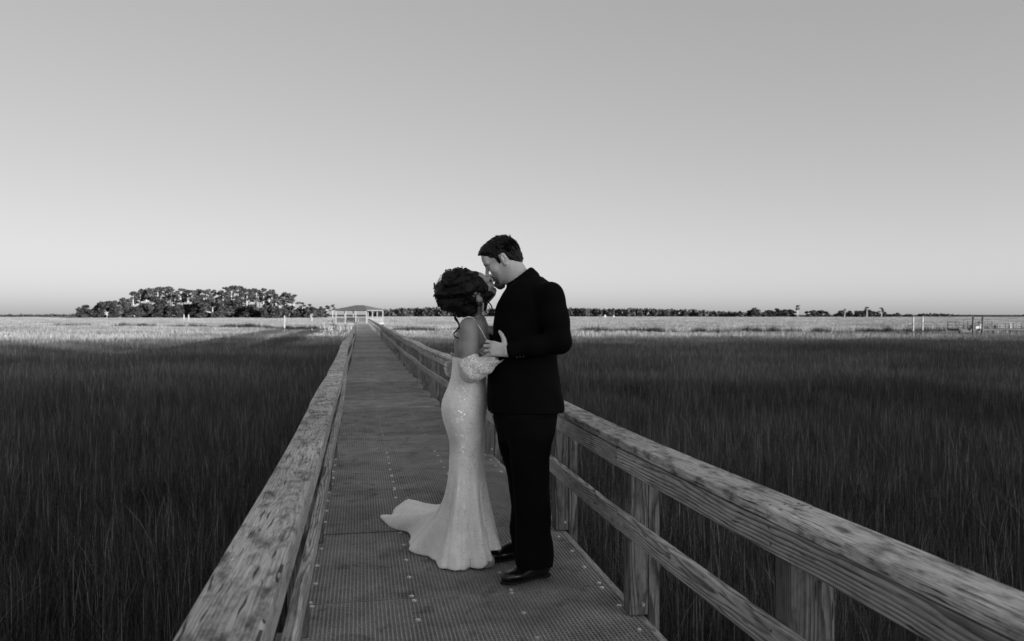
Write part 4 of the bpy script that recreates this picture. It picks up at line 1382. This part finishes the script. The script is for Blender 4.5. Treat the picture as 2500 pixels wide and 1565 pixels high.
F.chain([fSH, fEL, fWR], [.05, .038, .022], .02)
F.ell(pt(1180, 850, 4.25), (.045, .05, .05), k=.03); F.ell(pt(1180, 850, 4.39), (.045, .05, .05), k=.03)
hand(F, wWR, (-.05, .42, .90), (.25, -.85, .40), -1, [(.5, .7, .4)] * 4, 0.82, (.4, .7, -.3))
hand(F, fWR, (.62, -.55, -.45), (.30, -.25, .85), -1, [(.1, .3, .2), (.15, .35, .2), (.2, .4, .2), (.25, .45, .25)], 0.84, (.6, .6, -.5), wr_r=.02)
for dd, de in ((4.375, 4.46), (4.46, 4.55)):
    F.chain([pt(1138, 1010, dd), (pt(1144, 1160, 4.36)[0], (dd + de) / 2 + .03, .50), (-.225, de, .10), (-.16, de, .06)], [.068, .046, .034, .026], .03)
wear = pt(1169.5, 731, 4.175)
F.ell(wear, (.0155, .010, .0175), k=.004); F.ell(wear + np.array([.002, -.010, .001]), (.0098, .0095, .0120), k=.002, op='cut'); F.cone(wear + np.array([.006, -.008, .003]), wear + np.array([.004, -.008, -.008]), .003, .003, .002)
F.cone(wear + np.array([0, .005, 0]), wear + np.array([0, .05, .0]), .012, .03, .01)
F.build('body', M['skin_woman'], wom, wbase, 1)

# gown: rings from bodice to knee, then a skirt falling to a swept hem
def gown():
    up = [(866, 1107, 1197, .142), (885, 1106, 1196, .139), (905, 1104, 1189, .130), (920, 1102, 1184, .126), (940, 1096, 1186, .140), (956, 1089, 1189, .155), (975, 1081, 1191, .168), (990, 1078, 1190, .174),
          (1010, 1080, 1187, .174), (1026, 1083.6, 1185, .170), (1052, 1092, 1184, .160), (1072, 1098.5, 1184, .150), (1099, 1099.5, 1183, .141), (1128, 1097, 1181, .137)]
    hem = [(0, -.088, 4.47, .088), (22, -.100, 4.40, .070), (45, -.130, 4.36, .042), (62, -.175, 4.335, .016), (80, -.235, 4.33, .005), (95, -.30, 4.335, .004), (110, -.37, 4.355, .004), (122, -.43, 4.43, .004), (133, -.49, 4.52, .004),
           (146, -.575, 4.70, .004), (156, -.615, 4.84, .004), (163, -.625, 4.95, .012), (168, -.66, 5.02, .010), (174, -.79, 5.20, .004), (180, -.925, 5.36, .010), (187, -.925, 5.42, .035), (195, -.82, 5.46, .012), (203, -.755, 5.47, .055), (211, -.70, 5.48, .125),
           (219, -.65, 5.42, .07), (228, -.58, 5.30, .02), (245, -.46, 5.08, .004), (265, -.36, 4.90, .004), (290, -.25, 4.76, .004), (320, -.16, 4.62, .02), (342, -.105, 4.54, .06), (360, -.088, 4.47, .088)]
    NT_ = 180
    Dof = lambda y: 4.37 + .105 * float(smooth01((y - 890) / 240.0))
    th = np.linspace(0, 2 * np.pi, NT_, endpoint=False)
    ha, hr, hd, hz = (np.array(c) for c in zip(*hem))
    ker = np.hanning(7); ker /= ker.sum()
    def hs(c):
        v = np.interp(np.degrees(th), ha, c); return np.convolve(np.concatenate([v[-3:], v, v[:3]]), ker, 'valid')
    H = np.stack([hs(hr), hs(hd), hs(hz)], 1)
    ys, bk, fr, dp = (np.array(c, float) for c in zip(*up))
    yy = np.concatenate([np.linspace(866, 1128, 56)])
    def sm(c):
        v = np.interp(yy, ys, c); k2 = np.hanning(9); k2 /= k2.sum(); return np.convolve(np.pad(v, 4, 'edge'), k2, 'valid')
    B, Fr, Dp = sm(bk), sm(fr), sm(dp)
    R_ = []
    def ringat(i):
        D = Dof(yy[i])
        c = ((B[i] + Fr[i]) / 2 - 1250) * D / FPX; a = (Fr[i] - B[i]) / 2 * D / FPX
        x = c + a * np.sign(np.cos(th)) * np.abs(np.cos(th)) ** .92; y = D - Dp[i] * np.sign(np.sin(th)) * np.abs(np.sin(th)) ** .92
        return np.stack([x, y, np.full(NT_, CAMH - (yy[i] - 768) * D / FPX)], 1)
    for i in range(len(yy)):
        q = ringat(i)
        wv = .0012 * np.sin(yy[i] * .55 + 2.0 * np.sin(2 * th)) * (1 if yy[i] > 930 else .4)
        n_ = np.stack([np.cos(th), -np.sin(th)], 1); q[:, :2] += n_ * wv[:, None]
        R_.append(q)
    R_[0][:, 2] += np.where(np.cos(th) < 0, -.03 * np.cos(th) ** 2, .012)
    K = R_[-1]
    n_ = np.stack([np.cos(th), -np.sin(th)], 1)
    NB = 52
    for j in range(1, NB + 1):
        t = j / NB
        e = t ** 1.9
        q = K.copy()
        q[:, :2] += (H[:, :2] - K[:, :2]) * e
        zt = K[:, 2] + (H[:, 2] - K[:, 2]) * t
        # back of the skirt settles onto the deck before its hem
        reach = np.linalg.norm(H[:, :2] - K[:, :2], axis=1)
        lay = np.clip((reach - .35) / .6, 0, 1)
        zt = zt * (1 - lay * .55 * t * (1 - t) * 2.2)
        q[:, 2] = zt
        fold = (.034 * np.sin(7 * th + 1.2 * t + .6) + .021 * np.sin(13 * th + 2.0 - 1.8 * t) + .009 * np.sin(24 * th + 4 * t) + .004 * np.sin(41 * th + 9 * t)) * (t ** 1.2) * (1 - .3 * t)
        lift = (.026 * np.sin(9 * th + 3.0 + 3 * t) + .018 * np.sin(19 * th + 1 - 4 * t) + .010 * np.sin(33 * th + 6 * t)) * (.25 + lay) * t * (1.0 - .6 * t)
        q[:, :2] += n_ * fold[:, None]
        q[:, 2] = np.maximum(q[:, 2] + np.maximum(lift, -.3 * q[:, 2]), .004)
        R_.append(q)
    # rolled hem
    last = R_[-1].copy(); last[:, 2] = np.maximum(last[:, 2] - .006, .002); last[:, :2] -= n_ * .006; R_.append(last)
    V = np.concatenate(R_) - wbase
    m = len(R_); F_ = []
    for i in range(m - 1):
        for k in range(NT_):
            k2 = (k + 1) % NT_
            F_.append((i * NT_ + k, (i + 1) * NT_ + k, (i + 1) * NT_ + k2, i * NT_ + k2))
    me = mesh('dress', V, F_, M['dress'], True)
    o = link('dress', me, wom)
    sf = o.modifiers.new('thickness', 'SOLIDIFY'); sf.thickness = .0022; sf.offset = -1
    return o
dress = gown()

# off-the-shoulder sleeve, lace cuff and bodice cups
F = Field((-.36, 3.94, 0.95), (.02, 4.55, 1.30), 0.003)
F.chain([pt(1146, 873, 4.125), pt(1146, 893, 4.11), pt(1150, 908, 4.10), pt(1172, 899, 4.09), pt(1188, 889, 4.085), pt(1199, 882, 4.085)], [.053, .057, .054, .047, .043, .036], .02)
def puff(x, y, z):
    return .0022 * np.sin(150 * x + 210 * z + 2 * np.sin(40 * y)) + .0016 * np.sin(-190 * x + 160 * z + 50 * y + 2 * np.sin(60 * x))
F.warp(lambda x, y, z: .0022 * np.sin(60 * x + 75 * z + 2 * np.sin(30 * y)))
top = pt(1146, 868, 4.13)
F.put(lambda x, y, z: (z - top[2] - .02 * (x - top[0]) / .05), top - .3, top + .3, 0.0, 'and')
F.build('sleeve', M['lace'], wom, wbase, 1)
mb = MB()                                     # flared scalloped cuff
ca, cb = pt(1190, 890, 4.085), pt(1209, 869, 4.075); ax_ = unit(cb - ca); s1 = unit(np.cross(ax_, (0, 1, 0))); s2 = np.cross(ax_, s1)
v, f = [], []
NC = 60
for j, (t, rr) in enumerate(((0, .038), (.35, .039), (.7, .041), (1.0, .046))):
    for k in range(NC):
        th = 2 * math.pi * k / NC
        ln = np.linalg.norm(cb - ca) * t + (abs(math.sin(th * 5)) * .008 if t == 1 else 0) + .006 * math.sin(2 * th + 1) * t
        q = ca + ax_ * ln + (s1 * math.cos(th) + s2 * math.sin(th)) * rr * (1 + .05 * math.sin(4 * th) * t)
        v.append(tuple(q - wbase))
for j in range(3):
    for k in range(NC):
        k2 = (k + 1) % NC; f.append((j * NC + k, j * NC + k2, (j + 1) * NC + k2, (j + 1) * NC + k))
o = link('lace_cuff', mesh('lace_cuff', v, f, M['lace'], True), wom)
sf = o.modifiers.new('thickness', 'SOLIDIFY'); sf.thickness = .003
F = Field(pt(1180, 860, 4.3) - .16, pt(1180, 860, 4.3) + .16, 0.0035)
for dd in (4.245, 4.395):
    F.ell(pt(1178, 858, dd), (.055, .062, .054), k=.02)
F.put(lambda x, y, z: (z - pt(1178, 838, 4.3)[2] - .25 * (x - pt(1178, 838, 4.3)[0])), pt(1180, 860, 4.3) - .2, pt(1180, 860, 4.3) + .2, 0.0, 'and')
F.build('bodice_cups', M['lace'], wom, wbase, 1)
# straps
for pts_ in ([(1119, 812, 4.185), (1124, 790, 4.165), (1132, 777, 4.17), (1144, 773.5, 4.185), (1155, 776, 4.185), (1163, 787, 4.165), (1176, 808, 4.15), (1189, 832, 4.15)],
             [(1128, 800, 4.42), (1140, 776, 4.42), (1152, 774, 4.42), (1178, 805, 4.43), (1190, 835, 4.41)]):
    mb = MB(); mb.tube([pt(*q) - wbase for q in pts_], .0032, 6); mb.build('strap', M['lace'], wom, smooth=True)
# pinned-up curls
hc = pt(1116, 714, 4.29)
F = Field(hc - np.array([.17, .17, .20]), hc + np.array([.20, .17, .17]), 0.0035)
F.ell(pt(1116, 709, 4.30), (.112, .105, .112))
F.ell(pt(1143, 700, 4.285), (.085, .092, .088), k=.03)
F.ell(pt(1090, 722, 4.30), (.060, .080, .075), k=.03)
F.ell(pt(1130, 744, 4.285), (.075, .078, .060), k=.03)
F.ell(pt(1150, 754, 4.28), (.050, .066, .048), k=.02)
wh.e(F, -.012, 0, .030, (.108, .088, .098), .02)
wh.e(F, .000, .020, -.020, (.064, .070, .075), .02)
F.cone(pt(1174, 684, 4.24), pt(1180, 722, 4.21), .018, .012, .02)
F.cone(pt(1178, 715, 4.21), pt(1186, 752, 4.215), .012, .009, .015)
g = np.random.default_rng(9)
cw = [(unit(g.normal(0, 1, 3)), g.uniform(0, 6.28), g.uniform(45, 95)) for _ in range(12)]
def curls(x, y, z):
    o = 0
    for q, ph, fr in cw: o = o + np.sin((q[0] * x + q[1] * y + q[2] * z) * fr + ph + 2.2 * np.sin(34 * z - 28 * x + ph))
    return .0052 * o / 2.0
F.warp(curls)
# keep the face and the ear clear
fc = wh.p(.13, .02, -.05)
F.ell(wh.p(.150, .0, -.045), (.092, .17, .125), wh.A, .01, 'cut')
F.cone(wear + np.array([0, .004, 0]), wear + np.array([0, -.09, 0]), .0150, .024, .004, 'cut')
hair_w = F.build('hair', M['hair'], wom, wbase, 0)
mb = MB(); g = np.random.default_rng(12)
hv = np.empty(len(hair_w.data.vertices) * 3); hair_w.data.vertices.foreach_get('co', hv); hv = hv.reshape(-1, 3)
hn = np.empty(len(hair_w.data.vertices) * 3); hair_w.data.vertices.foreach_get('normal', hn); hn = hn.reshape(-1, 3)
xl = pt(1166, 700, 4.29)[0] - wbase[0]
pick = [i for i in g.permutation(len(hv)) if hv[i, 0] < xl and (hn[i, 1] < .5 or hn[i, 2] > .5)][:150]
for i in pick:                                # loops and ringlets all over the pinned-up hair
    dirn = unit(hn[i] + 1e-6); c0 = hv[i] + wbase + dirn * g.uniform(-.004, .003)
    e1 = unit(np.cross(dirn, g.normal(0, 1, 3))); e2 = unit(np.cross(dirn, e1) + dirn * g.uniform(-.5, .5))
    rad = g.uniform(.007, .022); a0 = g.uniform(0, 6.28); sp = g.uniform(2.2, 5.5)
    mb.tube([c0 - wbase + e1 * math.cos(a0 + s) * rad * (1 - .08 * s) + e2 * math.sin(a0 + s) * rad * (1 - .08 * s) + dirn * .004 * math.sin(s) for s in np.linspace(0, sp, 12)],
            [.0012 + .0022 * math.sin(math.pi * (k + .5) / 12) for k in range(12)], 5, False)
for i in range(200):                          # fine flyaway strands
    th = g.uniform(.2, 3.9); ph = g.normal(0, .5)
    dirn = np.array([math.cos(th) * math.cos(ph), math.sin(ph), math.sin(th) * math.cos(ph)])
    if dirn[0] > .6: continue
    c0 = pt(1117, 711, 4.295) + dirn * np.array([.112, .10, .114]) * .97
    tg = unit(np.cross(dirn, g.normal(0, 1, 3))); L = g.uniform(.02, .05)
    mb.tube([c0 - wbase + tg * L * s + dirn * (.018 * s * (1.5 - s) * g.uniform(.6, 1.4)) for s in np.linspace(0, 1, 5)], .0007, 3, False)
mb.build('curls', M['hair'], hair_w, smooth=True)
def lock(pts_, r0, name='hair_lock'):
    P_ = [pt(*q) - wbase for q in pts_]
    out = []
    for i in range(len(P_) - 1):                # Catmull-Rom through the measured bends
        a, b, c, e = P_[max(i - 1, 0)], P_[i], P_[i + 1], P_[min(i + 2, len(P_) - 1)]
        for t in np.linspace(0, 1, 7, endpoint=False):
            out.append(.5 * ((2 * b) + (-a + c) * t + (2 * a - 5 * b + 4 * c - e) * t * t + (-a + 3 * b - 3 * c + e) * t ** 3))
    out.append(P_[-1])
    mb = MB(); n = len(out)
    for k in range(4):
        of = np.random.default_rng(k + int(r0 * 1e5)).normal(0, r0 * .5, 3)
        mb.tube([q + of * math.sin(3.14 * i / n + .3 * k) for i, q in enumerate(out)], [r0 * (.5 + .5 * math.sin(3.1 * (i + 1) / (n + 1))) for i in range(n)], 5, False)
    mb.build(name, M['hair'], wom, smooth=True)
lock([(1112, 762, 4.22), (1112, 775, 4.21), (1117, 785, 4.19), (1121, 797, 4.15), (1116, 806, 4.13), (1109, 813, 4.13), (1110, 821, 4.12), (1120, 825, 4.11)], .0035)
lock([(1096, 756, 4.24), (1102, 764, 4.22), (1110, 762, 4.21), (1113, 772, 4.2), (1111, 782, 4.2)], .0018)
lock([(1108, 766, 4.22), (1110, 778, 4.2), (1116, 786, 4.19)], .0016)
lock([(1184, 728, 4.2), (1192, 737, 4.195), (1199, 746, 4.19), (1201, 755, 4.19), (1195, 764, 4.19), (1189, 771, 4.19)], .0026)
lock([(1188, 742, 4.2), (1196, 752, 4.19), (1194, 760, 4.19)], .0012)
lock([(1170, 674, 4.2), (1178, 686, 4.185), (1183, 704, 4.18), (1186, 722, 4.185), (1189, 738, 4.19)], .0034)
# earring and eyelashes
mb = MB()
for i in range(7):
    p_ = pt(1179.5 + .5 * math.sin(i), 741 + i * 2.6, 4.19) - wbase
    mb.tube([p_ + np.array([math.cos(t) * .0030, 0, math.sin(t) * .0034]) for t in np.linspace(0, 6.283, 9)], .0011, 4, False)
for q in range(5):
    th = q * 1.257
    p_ = pt(1180.5, 765, 4.19) - wbase + np.array([math.cos(th) * .006, 0, math.sin(th) * .007])
    mb.tube([p_ + np.array([math.cos(t) * .0034, 0, math.sin(t) * .0040]) for t in np.linspace(0, 6.283, 9)], .0011, 4, False)
mb.build('earring', M['metal'], wom, smooth=True)
mb = MB()
for k in range(9):
    p_ = wh.p(.0905, .020 + .0028 * k, -.003 - .004 * math.sin(math.pi * k / 8)) - wbase
    mb.tube([p_, p_ + wh.f * .006 - wh.u * .004, p_ + wh.f * .010 - wh.u * .003], [.0011, .0008, .0003], 4, False)
mb.build('eyelash', M['hair'], wom)
mb = MB(); mb.tube([wh.p(.0945 - .0012 * k, .014 + .006 * k, .024 + .002 * math.sin(k * .6)) - wbase for k in range(6)], [.001, .0022, .0024, .0022, .0016, .0008], 5); mb.build('eyebrow', M['hair'], wom)
# block-heeled platform shoes
for (x, y, dd) in ((-.178, 0, 4.40), (-.200, 0, 4.50)):
    F = Field((x - .2, dd - .08, -.01), (x + .12, dd + .08, .14), 0.0035)
    F.ell((x, dd, .02), (.075, .042, .055)); F.ell((x + .03, dd, .03), (.05, .038, .045), k=.02); F.cone((x - .13, dd, .0), (x - .13, dd, .09), .024, .028)
    F.cone((x - .13, dd, .09), (x - .02, dd, .05), .03, .03, .02)
    F.put(lambda X, Y, Z: -(Z - .001), (x - .3, dd - .2, -.1), (x + .3, dd + .2, .3), 0, 'and')
    F.build('shoe', M['shoe_pale'], wom, wbase, 1)
